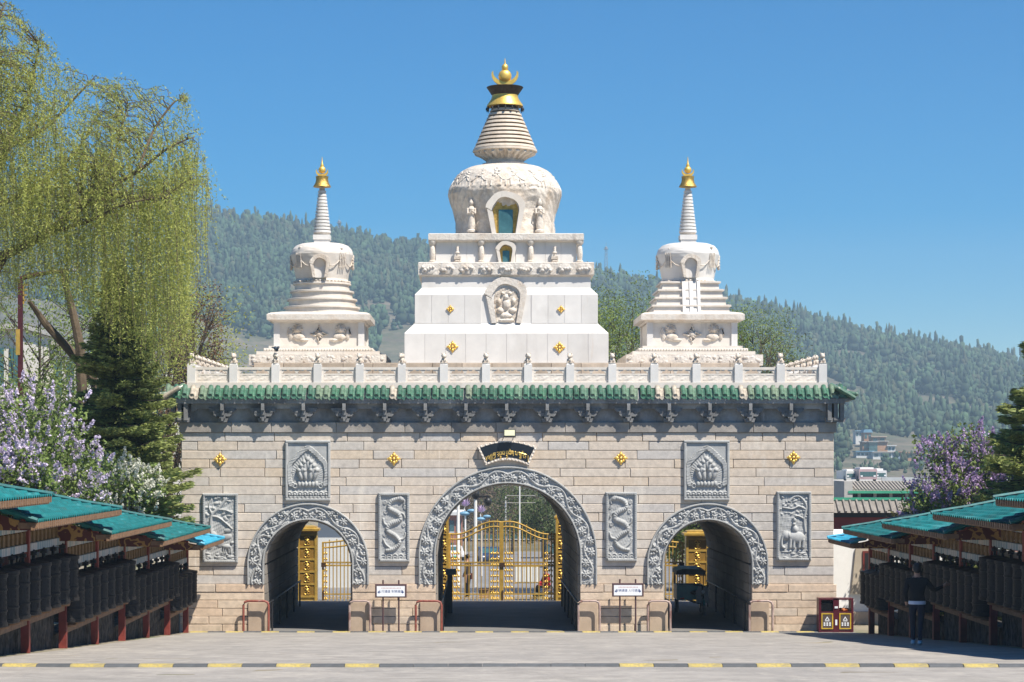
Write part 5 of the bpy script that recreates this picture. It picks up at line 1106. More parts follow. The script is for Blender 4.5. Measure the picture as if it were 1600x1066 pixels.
# ------------------------------------------------------------------ vegetation
def quads(name, C, U, V, mats, parent=None, mi=None):      # many small leaf faces, each bent along its middle
    n = len(C); vs = np.empty((n, 4, 3)); vs[:, 0] = C - U; vs[:, 1] = C + V*.9; vs[:, 2] = C + U; vs[:, 3] = C - V*.9
    me = bpy.data.meshes.new(name); me.vertices.add(n*4); me.vertices.foreach_set('co', vs.ravel()); me.loops.add(n*4); me.loops.foreach_set('vertex_index', np.arange(n*4)); me.polygons.add(n); me.polygons.foreach_set('loop_start', np.arange(0, n*4, 4)); me.polygons.foreach_set('loop_total', np.full(n, 4))
    if mi is not None: me.polygons.foreach_set('material_index', mi)
    me.update(calc_edges=True)
    return obj(name, me, mats, parent)
def unit(a): return a/np.maximum(np.linalg.norm(a, axis=-1, keepdims=True), 1e-9)
def leaves(name, C, size, mat, parent, asp=.45, droop=0., seed=1):
    r = np.random.default_rng(seed); n = len(C); U = unit(r.normal(size=(n, 3)) + np.array([0, 0, -droop])); W_ = r.normal(size=(n, 3)); V = unit(np.cross(U, W_)); s = size*r.uniform(.6, 1.3, (n, 1))
    return quads(name, C, U*s, V*s*asp, mat, parent)
bark = pm('bark', (.075,.058,.045), .3, 5, .95, .6, 20); barkw = pm('willow_bark', (.12,.09,.06), .3, 5, .95, .6, 20)
leafw = pm('willow_leaf', (.40,.43,.11), .2, .5, .6, 0, island=.3, trans=.5); leafg = pm('fresh_leaf', (.19,.25,.055), .25, .6, .6, 0, island=.45, trans=.3); leafd = pm('lilac_leaf', (.15,.21,.05), .25, .8, .55, 0, island=.45, trans=.25)
leaft = pm('street_tree_leaf', (.075,.10,.03), .25, .6, .6, 0, island=.4, trans=.3); needle = pm('spruce_needles', (.27,.31,.10), .3, .9, .7, 0, island=.5, trans=.35); reddish = pm('reddish_buds', (.16,.09,.05), .3, 1, .7, 0, island=.4, trans=.2)
lil = pm('lilac_blossom', (.66,.58,.72), .2, 3, .6, 0, island=.3, trans=.3); lil2 = pm('purple_blossom', (.47,.35,.55), .2, 3, .6, 0, island=.35, trans=.3); whb = pm('white_blossom', (.72,.72,.62), .1, 3, .6, 0, island=.15, trans=.3)
# ---- willow
DW = 62.; wt = thing('willow_tree', (P(-70, 0, DW).x, DW - D0, T(-14, DW)), 'tall weeping willow with yellow green hanging strands', 'tree')
wr = np.random.default_rng(3)
def wp(px, py, dd=0.): return tuple(P(px, py, DW + dd))
gzw = T(-14, DW)
base = Vector((P(-70, 0, DW).x, DW - D0, gzw - .1))
obj('trunk', MB().tube([tuple(base), wp(-78, 700), wp(-60, 560, .5), wp(-30, 450, .5), wp(0, 402, 0)], [.42, .36, .33, .28, .22], 12), barkw, wt)
limbs = [([(0,402,0),(50,378,0),(100,345,-.5),(160,300,-1),(215,268,-1.2),(262,232,-1.4),(300,215,-1.5)], .15), ([(100,345,-.5),(130,318,.4),(170,262,1.),(188,205,1.2),(200,165,1.2)], .08), ([(75,365,0),(140,345,-1.2),(200,318,-2),(262,308,-2.4)], .07), ([(-30,450,.5),(-25,330,1.),(10,230,1.6),(45,150,2),(60,70,2)], .2), ([(-60,560,.5),(-90,400,-1),(-60,220,-1.6),(-20,90,-2),(5,10,-2)], .2), ([(10,230,1.6),(70,200,2.2),(120,150,2.6),(150,118,2.6)], .08), ([(-25,330,1),(60,290,2.4),(120,235,3),(150,180,3)], .09), ([(160,300,-1),(215,310,.5),(270,300,1.5),(300,290,2)], .06), ([(215,268,-1.2),(240,205,-.6),(272,160,-.4),(290,158,-.3)], .05)]
TW = []
for k, (pts, r0) in enumerate(limbs):
    sp_ = spline([(a, b) for a, b, c in pts], 26); dd = np.interp(np.linspace(0, 1, 26), np.linspace(0, 1, len(pts)), [c for _, _, c in pts]); w3 = [wp(a, b, c) for (a, b), c in zip(sp_, dd)]
    obj('limb', MB().tube(w3, list(np.linspace(r0, .012, 26)), 8), barkw, wt); TW += w3
for px, pts in ((118, [(128,610,6),(125,540,6),(112,480,6),(95,420,6)]), (168, [(172,620,7),(170,540,7),(178,470,7),(190,400,7)]), (105, [(150,600,7),(120,560,6.5),(70,505,6.5),(45,470,6)])):
    obj('stem', MB().tube([tuple(Vector(wp(pts[0][0], 800, pts[0][2])))] + [wp(*q) for q in pts], [.2, .17, .15, .12, .07], 8), barkw, wt)
TW = np.array(TW)
topx = [-200,-100,0,30,60,100,150,200,250,290,318,334]; topy = [-120,-60,0,20,40,85,108,126,140,152,215,255]
cl, ul, tw_v = [], [], MB()
ns = 3300; cnt = 0
anch = []
while len(anch) < ns:
    px = wr.uniform(-190, 332); t_ = np.interp(px, topx, topy); py = t_ + abs(wr.normal(0, 1))*190
    if py > 470: continue
    if px > 296 and not (210 < py < 300): continue
    dens = min(1, .16 + ((py - t_)/230.)**1.4)
    if wr.uniform() > dens: continue
    anch.append((px, py, wr.uniform(-3., 3.4)))
botx = [-200,0,60,120,180,240,285,300,335]; boty = [560,470,440,470,540,585,590,520,335]
for i, (px, py, dd) in enumerate(anch):
    a = np.array(wp(px, py, dd)); L_ = wr.uniform(.7, 3.6) if py > 180 else wr.uniform(.4, 1.5)
    bot = CZ - (np.interp(px, botx, boty) - VY)*DW/F
    L_ = min(L_, max(.35, a[2] - bot + wr.uniform(-.4, .4)))
    out = np.array([wr.normal(0, .12) + .06, wr.normal(0, .12), 0]); n_ = int(L_/.042) + 3; t = np.linspace(0, 1, n_)
    pts = a + out*np.sqrt(t)[:, None]*1.6 + np.array([0, 0, -1.])*(t*L_)[:, None] + np.array([0, 0, .25])*(np.sin(np.clip(t*4, 0, math.pi))*.5)[:, None] + wr.normal(0, .012, (n_, 3))
    cl.append(pts + wr.normal(0, .03, (n_, 3))); dr_ = np.gradient(pts, axis=0); ul.append(unit(dr_ + wr.normal(0, .05, (n_, 3))))
    if i % 4 == 0: tw_v.tube([tuple(q) for q in pts[::max(1, n_//5)]], .006, 3, cap=False)
    if i % 2 == 0:
        dq = ((TW - a)**2).sum(1); j = np.argmin(dq + wr.uniform(0, .6, len(TW))); b = TW[j]; L2 = np.linalg.norm(b - a)
        if L2 < 2.4 and a[2] > b[2] - .6:
            tq = np.linspace(0, 1, 7)[:, None]; jit = wr.normal(0, .05, (7, 3)); jit[0] = jit[-1] = 0; pth = b + (a - b)*tq + np.array([0, 0, 1.])*(np.sin(math.pi*tq)*.16*L2) + jit
            tw_v.tube([tuple(q) for q in pth], list(np.linspace(.014, .004, 7)), 4, cap=False); m2 = int(L2*26) + 4; tt2 = wr.uniform(.25, 1, m2); pos = np.stack([np.interp(tt2, tq[:, 0], pth[:, c]) for c in range(3)], -1)
            cl.append(pos + wr.normal(0, .06, (m2, 3))); ul.append(unit(wr.normal(0, .6, (m2, 3)) + np.array([0, 0, -.7])))
C = np.concatenate(cl); U = np.concatenate(ul); n_ = len(C); s = wr.uniform(.032, .06, (n_, 1)); Vv = unit(np.cross(U, wr.normal(size=(n_, 3))))
U2 = unit(U + Vv*wr.normal(0, .45, (n_, 1)) + wr.normal(0, .3, (n_, 3)))
quads('crown', C, U2*s, unit(np.cross(U2, wr.normal(size=(n_, 3))))*s*.34, leafw, wt)
tag(obj('twigs', tw_v, barkw, wt), kind='stuff')
# ---- conifers
def spruce(x, d, h, rb, lab, seed, name='spruce_tree', zlo=.9):
    r = np.random.default_rng(seed); z0 = T(x, d); t = thing(name, (x, d - D0, z0), lab, 'tree')
    obj('trunk', MB().tube([(0,0,-.1), (0,0,h*.5), (0,0,h)], [.17, .11, .02], 10), bark, t, world=False)
    br = MB(); C = []; U = []; V = []
    nw = int(h/.2)
    for k in range(nw):
        f = k/nw; z = zlo + (h - zlo - .1)*f + r.uniform(-.1, .1); ln0 = rb; ln = rb*(1 - f)**.85*r.uniform(.85, 1.1) + .1
        for j in range(int(r.integers(6, 10))):
            a = r.uniform(0, 6.283); l = ln*r.uniform(.6, 1.18); c, s_ = math.cos(a), math.sin(a); ns_ = 7; tt = np.linspace(0, 1, ns_)
            pz = z + r.uniform(-.25, .25) - l*r.uniform(.12, .34)*tt + l*.20*tt**2.5; P_ = np.stack([c*l*tt, s_*l*tt, pz], -1); br.tube([tuple(q) for q in P_[::3]], [.022, .012, .004], 4, cap=False)
            m_ = int(50 + l*170); q = r.uniform(.12, 1.03, m_); pos = np.stack([np.interp(q, tt, P_[:, i]) for i in range(3)], -1); wd = .34*l*(1 - q*.75) + .06; off = r.uniform(-1, 1, m_)*wd
            side = np.array([-s_, c, 0]); pos = pos + side*off[:, None] + np.array([0, 0, -1.])*(np.abs(off)*.22 + r.uniform(0, .16, m_))[:, None]
            dr2 = unit(np.array([c, s_, .05])[None]*.9 + side[None]*np.sign(off)[:, None]*.75 + r.normal(0, .22, (m_, 3))); C.append(pos); U.append(dr2*r.uniform(.07, .14, (m_, 1)))
    C = np.concatenate(C); U = np.concatenate(U); V = unit(np.cross(U, r.normal(size=U.shape)))*.034
    o = quads('crown', C, U, V, needle, t); o.location = (0, 0, 0); tag(obj('branches', br, bark, t, world=False), kind='stuff'); return t
spruce(-10.8, 65.4, 11.4, 2.6, 'dark green spruce tree against the corner of the gate', 11, zlo=3.3)
spruce(15.3, 57.5, 9.4, 2.5, 'dark spruce tree beyond the purple lilac', 12)
spruce(-14.2, 68., 6.2, 1.2, 'young spruce tree between the willow stems', 13)
# ---- flowering shrubs
def shrub(x, d, zc, rx, rz, nl, nbl, bmat, lab, seed, lmat=leafd, cat='shrub', bs=.05, name='lilac_shrub', box=None):
    r = np.random.default_rng(seed); z0 = T(x, d); t = thing(name, (x, d - D0, z0), lab, cat); st = MB(); cz = zc - z0
    K = 34; dirs = unit(r.normal(size=(K, 3))); rad = r.uniform(.35, .95, (K, 1)); CC = dirs*rad*np.array([rx, rx, rz]) + np.array([0, 0, cz])
    for k in range(K):
        q = CC[k]; st.tube([(r.normal(0,.12), r.normal(0,.12), -.1), (q[0]*.3, q[1]*.3, q[2]*.5), tuple(q)], [.035, .022, .008], 5, cap=False)
    obj('stems', st, bark, t, world=False)
    k = r.integers(0, K, nl); C = CC[k] + np.clip(r.normal(0, 1, (nl, 3)), -1.8, 1.8)*np.array([rx, rx, rz])*.19
    o = leaves('crown', C, .055, lmat, t, .6, .2, seed); o.location = (0, 0, 0)
    if nbl:
        dd = unit(r.normal(size=(nbl, 3)) + np.array([0, -.25, .35])); k = r.integers(0, K, nbl); tip = CC[k] + dd*np.array([rx, rx, rz])*r.uniform(.18, .42, (nbl, 1)); B = []
        for q, dq in zip(tip, dd):
            m_ = 44; f = r.uniform(0, 1, m_); ax = unit(dq*.6 + np.array([0, 0, .7]) + r.normal(0, .2, 3)); B.append(q + ax*f[:, None]*.27 + unit(r.normal(size=(m_, 3)))*(.065*(1-f*.75))[:, None])
        B = np.concatenate(B); o = leaves('blossom', B, .034, bmat, t, .9, 0, seed+1); o.location = (0, 0, 0)
    return t
shrub(-11.3, 52.5, 5.5, 2.3, 2.2, 22000, 620, lil, 'pale lilac shrub leaning over the teal roof', 21)
shrub(-10.3, 47.5, 4.9, 1.0, .8, 6000, 170, lil, 'small pale lilac bush between the willow and the teal roof', 25)
shrub(-10.4, 62.3, 4.2, 1.4, 1.3, 10000, 520, whb, 'white flowering shrub below the spruce', 22)
shrub(14.0, 61.5, 4.6, 1.5, 1.6, 12000, 640, lil2, 'deep purple lilac shrub behind the teal roofs', 23)
shrub(15.6, 60., 5.0, 1.0, 1.1, 6000, 40, whb, 'leafy shrub with few white flowers next to the dark spruce', 26)
shrub(14.4, 69.5, 3.1, .9, 1.3, 5000, 0, None, 'brownish green bush by the red wall', 24, pm('olive_leaf', (.10,.095,.03), .25, .8, .6, 0, island=.4, trans=.2), name='bush')
# ---- leafy trees behind the gate
def tree(px, pyt, d, rc, lab, mat, seed, nl=6000, ls=.09, fl=.55, zc=None, name='leafy_tree'):
    r = np.random.default_rng(seed); p = P(px, pyt, d); z0 = T(p.x, d); h = p.z - z0; t = thing(name, (p.x, p.y, z0), lab, 'tree'); br = MB(); tips = []
    obj('trunk', MB().tube([(0,0,-.2), (.1,0,h*.3), (0,.1,h*.6), (.1,0,h*.95)], [h*.013+.04, h*.010+.03, h*.007, .015], 8), bark, t, world=False)
    for k in range(46):
        a = r.uniform(0, 6.283); zs0 = h*r.uniform(.25, .8); l = rc*r.uniform(.5, 1.05); e = np.array([math.cos(a)*l, math.sin(a)*l, min(zs0 + h*r.uniform(.08, .32), h*.985)])
        br.tube([(.05, 0, zs0), tuple(e*.5 + np.array([0, 0, zs0*.45 + e[2]*.05])), tuple(e)], [.035, .02, .007], 5, cap=False); tips.append(e)
        for q in range(3): e2 = e + r.normal(0, 1, 3)*np.array([rc*.25, rc*.25, h*.07]); e2[2] = min(e2[2], h); br.tube([tuple(e*.75 + np.array([0, 0, zs0*.25])), tuple(e2)], [.025, .006], 4, cap=False); tips.append(e2)
    tag(obj('branches', br, bark, t, world=False), kind='stuff')
    tips = np.array(tips); k = r.integers(0, len(tips), nl); C = tips[k] + np.clip(r.normal(0, 1, (nl, 3)), -1.5, 1.5)*np.array([rc*.15, rc*.15, h*.05]); C = C[C[:, 2] > h*(1-fl) - 1]
    o = leaves('crown', C, ls, mat, t, .5, .1, seed); o.location = (0, 0, 0); return t
tree(985, 455, 96, 2.3, 'light green tree rising between the great stupa and the square stepped stupa', leafg, 31, 30000, .05)
tree(945, 500, 92, 1.6, 'lower light green tree close to the great stupa', leafg, 36, 16000, .05)
tree(1185, 505, 98, 1.8, 'light green tree behind the square stepped stupa', leafg, 32, 22000, .05)
tree(1222, 535, 94, 1.4, 'thinly leaved tree behind the end of the balustrade', pm('sparse_leaf', (.12,.12,.04), .2, 1, .6, island=.4), 33, 6000, .045)
tree(300, 470, 78, 1.2, 'reddish budding tree behind the round stepped stupa end', reddish, 34, 7000, .05)
tree(262, 455, 84, 2.4, 'budding tree partly hidden by the willow', leafw, 35, 14000, .055, .85)
tree(60, 470, 92, 3.2, 'loose green tree between the lamp post and the spruce', leafg, 37, 12000, .07, .9)
tree(190, 470, 90, 3.0, 'loose green tree behind the spruce', leafg, 38, 12000, .07, .9)
for i, (px, pyt, d, rc, lab, mt) in enumerate(((850, 752, 190, 4.0, 'green street tree beyond the gate with full crown', leaft), (868, 775, 165, 2.6, 'smaller green street tree beside the gilt pillar', leaft), (770, 745, 230, 4.2, 'brown budding street tree far down the street', pm('brown_bud', (.14,.105,.06), .2, 1, .7, island=.4)), (800, 738, 260, 4.2, 'greenish street tree far down the street', pm('dull_leaf', (.11,.115,.05), .2, 1, .7, island=.4)), (727, 742, 240, 4.5, 'bare brown street tree behind the lotus lamps', pm('bare_bud', (.13,.09,.06), .2, 1, .7, island=.4)), (1052, 770, 110, 2.6, 'bright green tree behind the gilt fence', leafg), (1085, 790, 98, 1.5, 'bright green bush top above the gilt pillar', leafg))): tree(px, pyt, d, rc, lab, mt, 50+i, 5200, .13 if d > 150 else .09, .85)
# ------------------------------------------------------------------ neighbouring buildings
redwall = pm('red_wall_plaster', (.28,.055,.045), .15, 1, .85, .2, 20, stains=(((.35,.12,.1),(1,1,1),.6,.8,.4),)); greyr = pm('grey_roof_tiles', (.22,.20,.18), .25, 4, .85, .3, 30); dark = pm('dark_opening', (.02,.02,.022), .2, 3, .5); brick = pm('orange_brick', (.42,.24,.14), .2, .5, .9, .2, 5); wht = pm('far_white', (.62,.62,.6), .1, .3, .85); blu = pm('far_blue_roof', (.15,.30,.42), .15, .3, .6); greenf = pm('green_trim', (.05,.30,.18), .15, 2, .5)
wh = thing('white_building', (13.4, 4.8, 0), 'white plastered building with a dark tapered window beside the gate', 'building')
y_ = 3.2
obj('wall', MB().box(11.4, 24., y_, y_+6, 0, 2.9), whitep, wh, smooth=False); obj('stone_foot', MB().block(11.38, 24., y_-.12, y_, 0, .42, .02), pierm, wh, smooth=False)
wn = obj('window', MB().prism([(12.35, 1.0), (13.75, 1.0), (13.6, 2.5), (12.5, 2.5)], y_-.08, y_-.0), pm('window_surround', (.42,.36,.28), .15, 2, .85), wh, smooth=False); obj('frame', MB().box(12.72, 13.4, y_-.12, y_-.08, 1.22, 2.4), redw, wn, smooth=False); obj('pane', MB().box(12.79, 13.33, y_-.135, y_-.12, 1.3, 2.33), dark, wn, smooth=False)
rwl = thing('red_wall', (16.5, 14., 0), 'long dark red wall with grey tiled coping and green edge', 'wall'); zr1 = CZ - (838-VY)*81.4/F
obj('wall', MB().box(12.2, 22., 13.8, 14.4, 0, zr1+.72), redwall, rwl, smooth=False); obj('dark_band', MB().box(12.15, 22.05, 13.72, 14.48, zr1+.72, zr1+.9), dark, rwl, smooth=False)
cp_ = obj('coping', MB().add([(12.1,13.4,zr1+.9),(22.1,13.4,zr1+.9),(22.1,14.1,zr1+1.35),(12.1,14.1,zr1+1.35),(12.1,14.8,zr1+.9),(22.1,14.8,zr1+.9)], [(0,1,2,3),(3,2,5,4)]), greyr, rwl, smooth=False); m = MB()
for i in range(40): m.tube([(12.2+i*.25, 13.38, zr1+.93), (12.2+i*.25, 14.1, zr1+1.38)], .05, 6)
tag(obj('coping_tiles', m, greyr, cp_), kind='stuff'); obj('green_edge', MB().box(12.1, 22.1, 14.04, 14.16, zr1+1.36, zr1+1.46), greenf, cp_, smooth=False)
def px3(px, py, d): p = P(px, py, d); return p
d = 150.; hs = thing('long_roofed_building', (px3(1390, 0, d).x, d - D0, T(28, d)), 'long low building with grey tile roof and green fascia', 'building')
xa, xb2 = px3(1331, 0, d).x, px3(1480, 0, d).x; zg = T(28, d); zA = lambda py: CZ - (py-VY)*d/F
obj('wall', MB().box(xa, xb2, d-D0+.6, d-D0+5, zg-1, zA(770)), dark, hs, smooth=False); obj('roof', MB().add([(xa-.3,d-D0-.2,zA(766)),(xb2,d-D0-.2,zA(766)),(xb2,d-D0+2.6,zA(754)),(xa-.3,d-D0+2.6,zA(754)),(xa-.3,d-D0+5.5,zA(766)),(xb2,d-D0+5.5,zA(766))], [(0,1,2,3),(3,2,5,4)]), greyr, hs, smooth=False)
m = MB()
for i in range(28): x = xa - .2 + i*(xb2-xa)/28; m.tube([(x, d-D0-.22, zA(766)+.03), (x, d-D0+2.6, zA(754)+.03)], .07, 6)
tag(obj('roof_ribs', m, pm('pale_ribs', (.34,.31,.27), .2, 4, .85), hs), kind='stuff'); obj('green_fascia', MB().box(xa-.3, xb2, d-D0-.35, d-D0-.15, zA(771), zA(767)), greenf, hs, smooth=False)
for py in (781, 789): obj('railing', MB().box(xa, xb2, d-D0+.1, d-D0+.2, zA(py)-.05, zA(py)+.12), pm('rail_pale', (.5,.45,.4), .2, 3, .8) if 'rail_pale' not in bpy.data.materials else bpy.data.materials['rail_pale'], hs, smooth=False)
obj('end_pier', MB().box(px3(1318,0,d).x, xa, d-D0-.3, d-D0+4, zg-1, zA(752)), concrete, hs, smooth=False)
for i in range(6): x = xa + (i+.5)*(xb2-xa)/6; obj('column', MB().box(x-.1, x+.1, d-D0+.2, d-D0+.4, zg-1, zA(770)), concrete, hs, smooth=False)
def bus(px, d, w_, h_, lab, body, base_py):
    p = P(px, base_py, d); r = thing('parked_bus', (p.x, p.y, p.z), lab, 'bus'); o_ = lambda n_, mb, mt: obj(n_, mb, mt, r, smooth=False, world=False)
    o_('body', MB().box(-w_/2, w_/2, 0, 8, .35, h_), body); o_('windscreen', MB().box(-w_/2+.12, w_/2-.12, -.03, .0, h_*.42, h_-.35), glass); o_('roof_unit', MB().box(-w_/2+.3, w_/2-.3, 1, 5, h_, h_+.25), whitep)
    for s in (-1, 1): o_('headlight', MB().box(s*w_*.36-.15, s*w_*.36+.15, -.04, 0, .7, .9), signwh); o_('wheel', MB().tube([(s*(w_/2-.25), 1.5, .45), (s*(w_/2-.0), 1.5, .45)], .45, 14), rubblk)
    return p.z
zp = P(1350, 753, 300).z
struct('car_park', MB().box(30, 110, 225, 262, -6, zp - .01), concrete)
bus(1356.5, 300, 2.5, 1.75, 'white and red coach facing the camera on the car park', pm('coach_red', (.45,.32,.33), .2, .8, .4), 753); bus(1333, 303, 2.0, 1.5, 'white minibus with blue side parked beside the coach', wht, 753); bus(1377, 302, 1.5, 1.5, 'white van parked on the far side of the coach', pm('van_white', (.66,.66,.66), .1, 1, .4), 752)
hd_ = P(1400, 751, 299); o = obj('car_park_wall', MB().box(P(1382,0,299).x, P(1470,0,299).x, 299-D0+2, 299-D0+2.3, zp-.2, zp+.62), pm('pale_hoarding', (.42,.44,.46), .15, .5, .8), smooth=False); tag(o, 'pale low wall running beside the parked buses', 'wall')
def house(px0, px1, pyt, pyb, lab, wallm, roofm, nwin, flat=True):
    dd = 800 + 200*np.clip((745 - pyb)/65, 0, 1.6); pa, pb = P(px0, pyb, dd), P(px1, pyt, dd); r = thing('village_house', ((pa.x+pb.x)/2, pa.y, pa.z), lab, 'house', 'village houses on the hillside'); w_ = pb.x - pa.x; h_ = pb.z - pa.z
    o_ = lambda n_, mb, mt, par=r: obj(n_, mb, mt, par, smooth=False, world=False)
    zt0 = min(T(pa.x, dd), T(pb.x, dd), T(pa.x, dd+5)) - pa.z - 1
    o_('wall', MB().box(-w_/2, w_/2, 0, 7, min(zt0, -.5), h_), wallm)
    rf = o_('roof', MB().box(-w_/2-.4, w_/2+.4, -.8, 7.4, h_, h_+.35) if flat else MB().prism([(-w_/2-.4, h_), (w_/2+.4, h_), (w_/2*.9, h_+1.4), (-w_/2*.9, h_+1.4)], -.6, 7.4), roofm)
    for i in range(nwin):
        x = -w_/2 + (i+.5)*w_/nwin; wn_ = o_('window', MB().box(x-w_/nwin*.3, x+w_/nwin*.3, -.12, .0, h_*.3, h_*.78), glass)
for a in ((1337,1352,674,684,'small house with white columns highest in the village',wht,blu,3),(1350,1362,676,689,'house with a blue gable roof above the brick house',brick,blu,2,False),(1362,1384,683,692,'flat orange brick house behind the blue gable',brick,pm('tan_roof',(.5,.4,.3),.2,.3,.8),2),(1348,1358,691,705,'narrow brick house wing beside the dark glass front',brick,concrete,1),(1358,1371,691,706,'house with a dark glass front',glass,concrete,2),(1371,1387,690,706,'square orange brick house with blank wall',brick,concrete,0),(1387,1399,697,706,'small white porch house beside the brick house',wht,wht,2),(1338,1364,706,714,'long low house with pale blue roof',wht,blu,4),(1364,1394,707,716,'white low house with one dark window',wht,concrete,3),(1394,1412,707,715,'house with orange roof and blue wall',pm('blue_wall',(.25,.34,.45),.2,.3,.8),brick,2),(1412,1432,708,718,'low orange walled yard building',brick,brick,1)): house(*a)
pwh = pm('cream_wall', (.66,.62,.55), .12, .6, .85, .1, 8)
def block_house(px0, px1, pyt, d, lab, wm, rm_, nst, nwin, name='town_building', dep=9.):
    pa, pb = P(px0, 0, d), P(px1, pyt, d); xc_ = (pa.x+pb.x)/2; zg = T(xc_, d); r = thing(name, (xc_, d - D0, zg), lab, 'building'); w_ = pb.x - pa.x; h_ = pb.z - zg; o_ = lambda n_, mb, mt, par=r: obj(n_, mb, mt, par, smooth=False, world=False)
    o_('wall', MB().box(-w_/2, w_/2, 0, dep, -1, h_), wm); o_('roof', MB().box(-w_/2-.3, w_/2+.3, -.5, dep+.4, h_, h_+.3), rm_)
    for s_ in range(nst):
        z = h_*(s_+.25)/nst
        for i in range(nwin): x = -w_/2 + (i+.5)*w_/nwin; wn_ = o_('window', MB().box(x-w_/nwin*.32, x+w_/nwin*.32, -.06, .0, z, z+h_/nst*.5), glass); obj('sill', MB().box(x-w_/nwin*.36, x+w_/nwin*.36, -.12, -.0, z-.1, z), wht, wn_, smooth=False, world=False)
block_house(-60, 34, 515, 120, 'cream building with flat roof behind the red and gold lamp post', pwh, concrete, 3, 4); block_house(44, 138, 540, 128, 'white building with red panel behind the willow stems', wht, concrete, 3, 5); block_house(140, 262, 560, 118, 'pale low building behind the spruce', pwh, greyr, 2, 5)
block_house(497, 640, 805, 104, 'plain pale grey building seen through the spruce side arch', wht, concrete, 1, 0)
block_house(690, 722, 805, 215, 'shop building with red front at the street side beyond the gate', pm('shop_red', (.34,.16,.12), .3, .5, .8), wht, 2, 3); block_house(850, 905, 812, 220, 'brown shop building under the street trees', pm('shop_brown', (.26,.19,.14), .3, .5, .8), concrete, 2, 5); block_house(735, 850, 818, 330, 'row of dark shopfronts closing the street', pm('shop_row', (.20,.16,.14), .35, .4, .8), greyr, 2, 12)
dl = 86.; p0 = P(18, 560, dl); rl = thing('ornate_lamp_post', (P(32, 0, dl).x, dl - D0, T(-18, dl)), 'red and gold ornamental lamp post beside the cream building', 'lamp post'); za = lambda py: CZ - (py-VY)*dl/F - T(-18, dl); maro = pm('lamp_red', (.07,.012,.016), .2, 4, .5)
obj('pole', MB().box(-.09, .09, -.09, .09, 0, za(436)), maro, rl, smooth=False, world=False); obj('gold_sleeve', MB().box(-.16, .0, -.13, .13, za(555), za(515)), goldp, rl, smooth=False, world=False); obj('arm', MB().tube([(0,0,za(436)), (.35,0,za(431)), (1.5,0,za(424)), (2.3,0,za(422))], [.1,.1,.07,.05], 8), maro, rl, world=False)
m = MB()
for k in range(4): z = za(445 + k*8); m.box(.1, .3 - .03*k, -.03, .03, z-.04, z+.03); m.box(.1, .15, -.03, .03, z-.16, z)
obj('gold_fretwork', m, goldp, rl, smooth=False, world=False); obj('lamp_head', MB().box(1.9, 2.9, -.12, .12, za(423), za(420)), pm('lamp_grey', (.4,.42,.45), .1, 3, .4), rl, smooth=False, world=False)
# ------------------------------------------------------------------ hill: masts and forest
def mast(px, pyt, pyb, lab):
    dd = 1790.; p = P(px, pyb, dd); h_ = (pyb - pyt)*dd/F; r = thing('radio_mast', (p.x, p.y, p.z - 4), lab, 'mast', 'radio masts on the ridge'); m = MB(); b = 1.5; t_ = .7
    for sx_ in (-1, 1):
        for sy_ in (-1, 1): m.tube([(sx_*b, sy_*b, 0), (sx_*t_, sy_*t_, h_+4)], .16, 4)
    for k in range(9):
        z = (h_+4)*(k+.5)/9.5; q = b + (t_-b)*z/(h_+4); q2 = b + (t_-b)*(z+3)/(h_+4)
        m.tube([(-q,-q,z), (q2,-q2,z+2.6)], .1, 4); m.tube([(q,-q,z), (-q2,-q2,z+2.6)], .1, 4); m.tube([(-q,-q,z), (q,-q,z)], .1, 4)
    obj('lattice', m, pm('mast_steel', (.22,.24,.27), .1, 1, .6) if 'mast_steel' not in bpy.data.materials else bpy.data.materials['mast_steel'], r, world=False); obj('antenna', MB().box(-1.9, 1.9, -1.9, 1.9, h_+3, h_+3.5).lathe([(1.2, h_+3.5), (1.2, h_+5.), (.2, h_+5.6)], n=10).tube([(0,0,h_+5), (0,0,h_+9)], .12, 4), bpy.data.materials['mast_steel'], r, smooth=False, world=False)
mast(530, 347, 378, 'short radio mast on the ridge beside the round stepped stupa'); mast(947, 388, 436, 'tall radio mast on the ridge beside the great stupa'); mast(318, 332, 344, 'stubby mast on the ridge near the willow')
fr = np.random.default_rng(17); NT = 32000
px = fr.uniform(-350, 1950, NT*4); dd = 820 + 1010*fr.uniform(0, 1, NT*4)**.75; xx = (px - VX)*dd/F
py_r = np.interp(px, RIDGE[:, 0], RIDGE[:, 1]); f = (dd - 820)/1000
mask = .9*vnoise(xx/95, dd/150, 51) + .8*vnoise(xx/30, dd/60, 52) + 2.4*np.clip(f - np.where(px < 900, .60, .52), -.2, .4) + .12 - .25*(px < 900)*(f < .55) + .02*(px > 1150)
keep = (mask > fr.uniform(-.2, .45, NT*4)) | (dd > 1765)
keep |= (dd < 845) & (px > 1250) & (px < 1600); vill = (dd > 850) & (px > 1325) & (px < 1440) & (dd < 1010); keep &= ~vill
idx = np.where(keep)[0][:NT]; px, dd, xx = px[idx], dd[idx], xx[idx]; zz = terrain(xx, dd); n_ = len(idx)
ph = (1 + 5**.5)/2; ico = np.array([(-1,ph,0),(1,ph,0),(-1,-ph,0),(1,-ph,0),(0,-1,ph),(0,1,ph),(0,-1,-ph),(0,1,-ph),(ph,0,-1),(ph,0,1),(-ph,0,-1),(-ph,0,1)])/1.9
icf = np.array([(0,11,5),(0,5,1),(0,1,7),(0,7,10),(0,10,11),(1,5,9),(5,11,4),(11,10,2),(10,7,6),(7,1,8),(3,9,4),(3,4,2),(3,2,6),(3,6,8),(3,8,9),(4,9,5),(2,4,11),(6,2,10),(8,6,7),(9,8,1)])
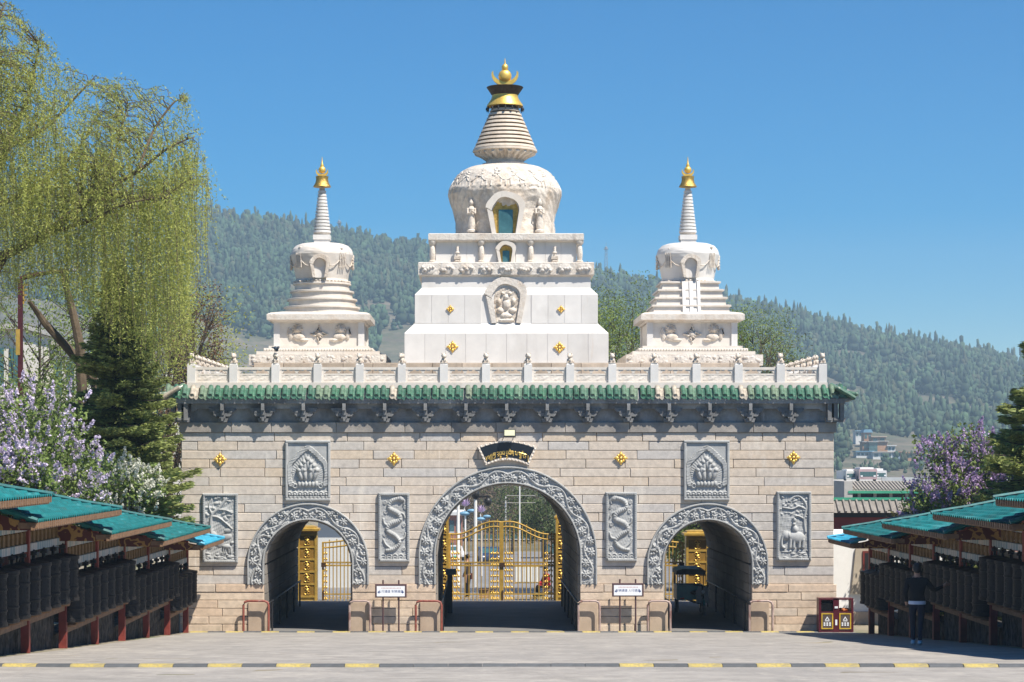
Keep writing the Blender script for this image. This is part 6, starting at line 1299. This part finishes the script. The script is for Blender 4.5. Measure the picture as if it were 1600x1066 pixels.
hh = fr.uniform(1., 2.4, n_)**1.6*1.7*np.where(dd < 850, .5, np.where(dd < 1050, .75, 1.))*np.where(dd > 1700, 1.15, 1.); slim = fr.uniform(0, 1, n_) < .15; hh = np.where(slim, hh*1.35, hh); ww = hh*np.where(slim, fr.uniform(.22, .38, n_), fr.uniform(.42, .85, n_))
# each tree: two or three stacked uneven lobes
def lobes(cz, sw, shh, seed):
    r = np.random.default_rng(seed); V_ = ico[None]*np.stack([ww*sw, ww*sw, hh*shh], -1)[:, None, :]*r.uniform(.55, 1.4, (n_, 12, 1)) + np.stack([xx + r.normal(0, .4, n_), dd - D0, zz + hh*cz], -1)[:, None, :]; return V_
Vt = np.concatenate([lobes(.55, 1., .6, 1), lobes(1.25, .72, .55, 2), lobes(1.75, .42, .45, 3)], 0).reshape(-1, 3); Ft = (icf[None] + (np.arange(3*n_)*12)[:, None, None]).reshape(-1, 3)
me = bpy.data.meshes.new('hillside_forest'); me.vertices.add(len(Vt)); me.vertices.foreach_set('co', Vt.ravel()); me.loops.add(len(Ft)*3); me.loops.foreach_set('vertex_index', Ft.ravel()); me.polygons.add(len(Ft)); me.polygons.foreach_set('loop_start', np.arange(0, len(Ft)*3, 3)); me.polygons.foreach_set('loop_total', np.full(len(Ft), 3)); me.update(calc_edges=True)
o = obj('hillside_forest', me, pm('hill_forest', (.04,.07,.035), .5, .025, .9, 0, island=.55, stains=(((.10,.085,.045),(.03,.03,.03),.52,.66,.6),))); tag(o, 'far green wood covering the hillside', 'wood', kind='stuff')
# ------------------------------------------------------------------ air
hz = MB().box(-2600, 2600, -90, 2650, -60, 262); hm = bpy.data.materials.new('pale_air'); hm.use_nodes = True; t = hm.node_tree; t.nodes.remove(t.nodes['Principled BSDF']); pv = t.nodes.new('ShaderNodeVolumePrincipled'); pv.inputs['Color'].default_value = (.58, .80, 1., 1); pv.inputs['Density'].default_value = .00026; pv.inputs['Anisotropy'].default_value = .2
t.links.new(pv.outputs[0], t.nodes['Material Output'].inputs['Volume'])
o = obj('haze', hz, hm, smooth=False); tag(o, 'thin blue haze filling the valley', 'haze', kind='stuff')
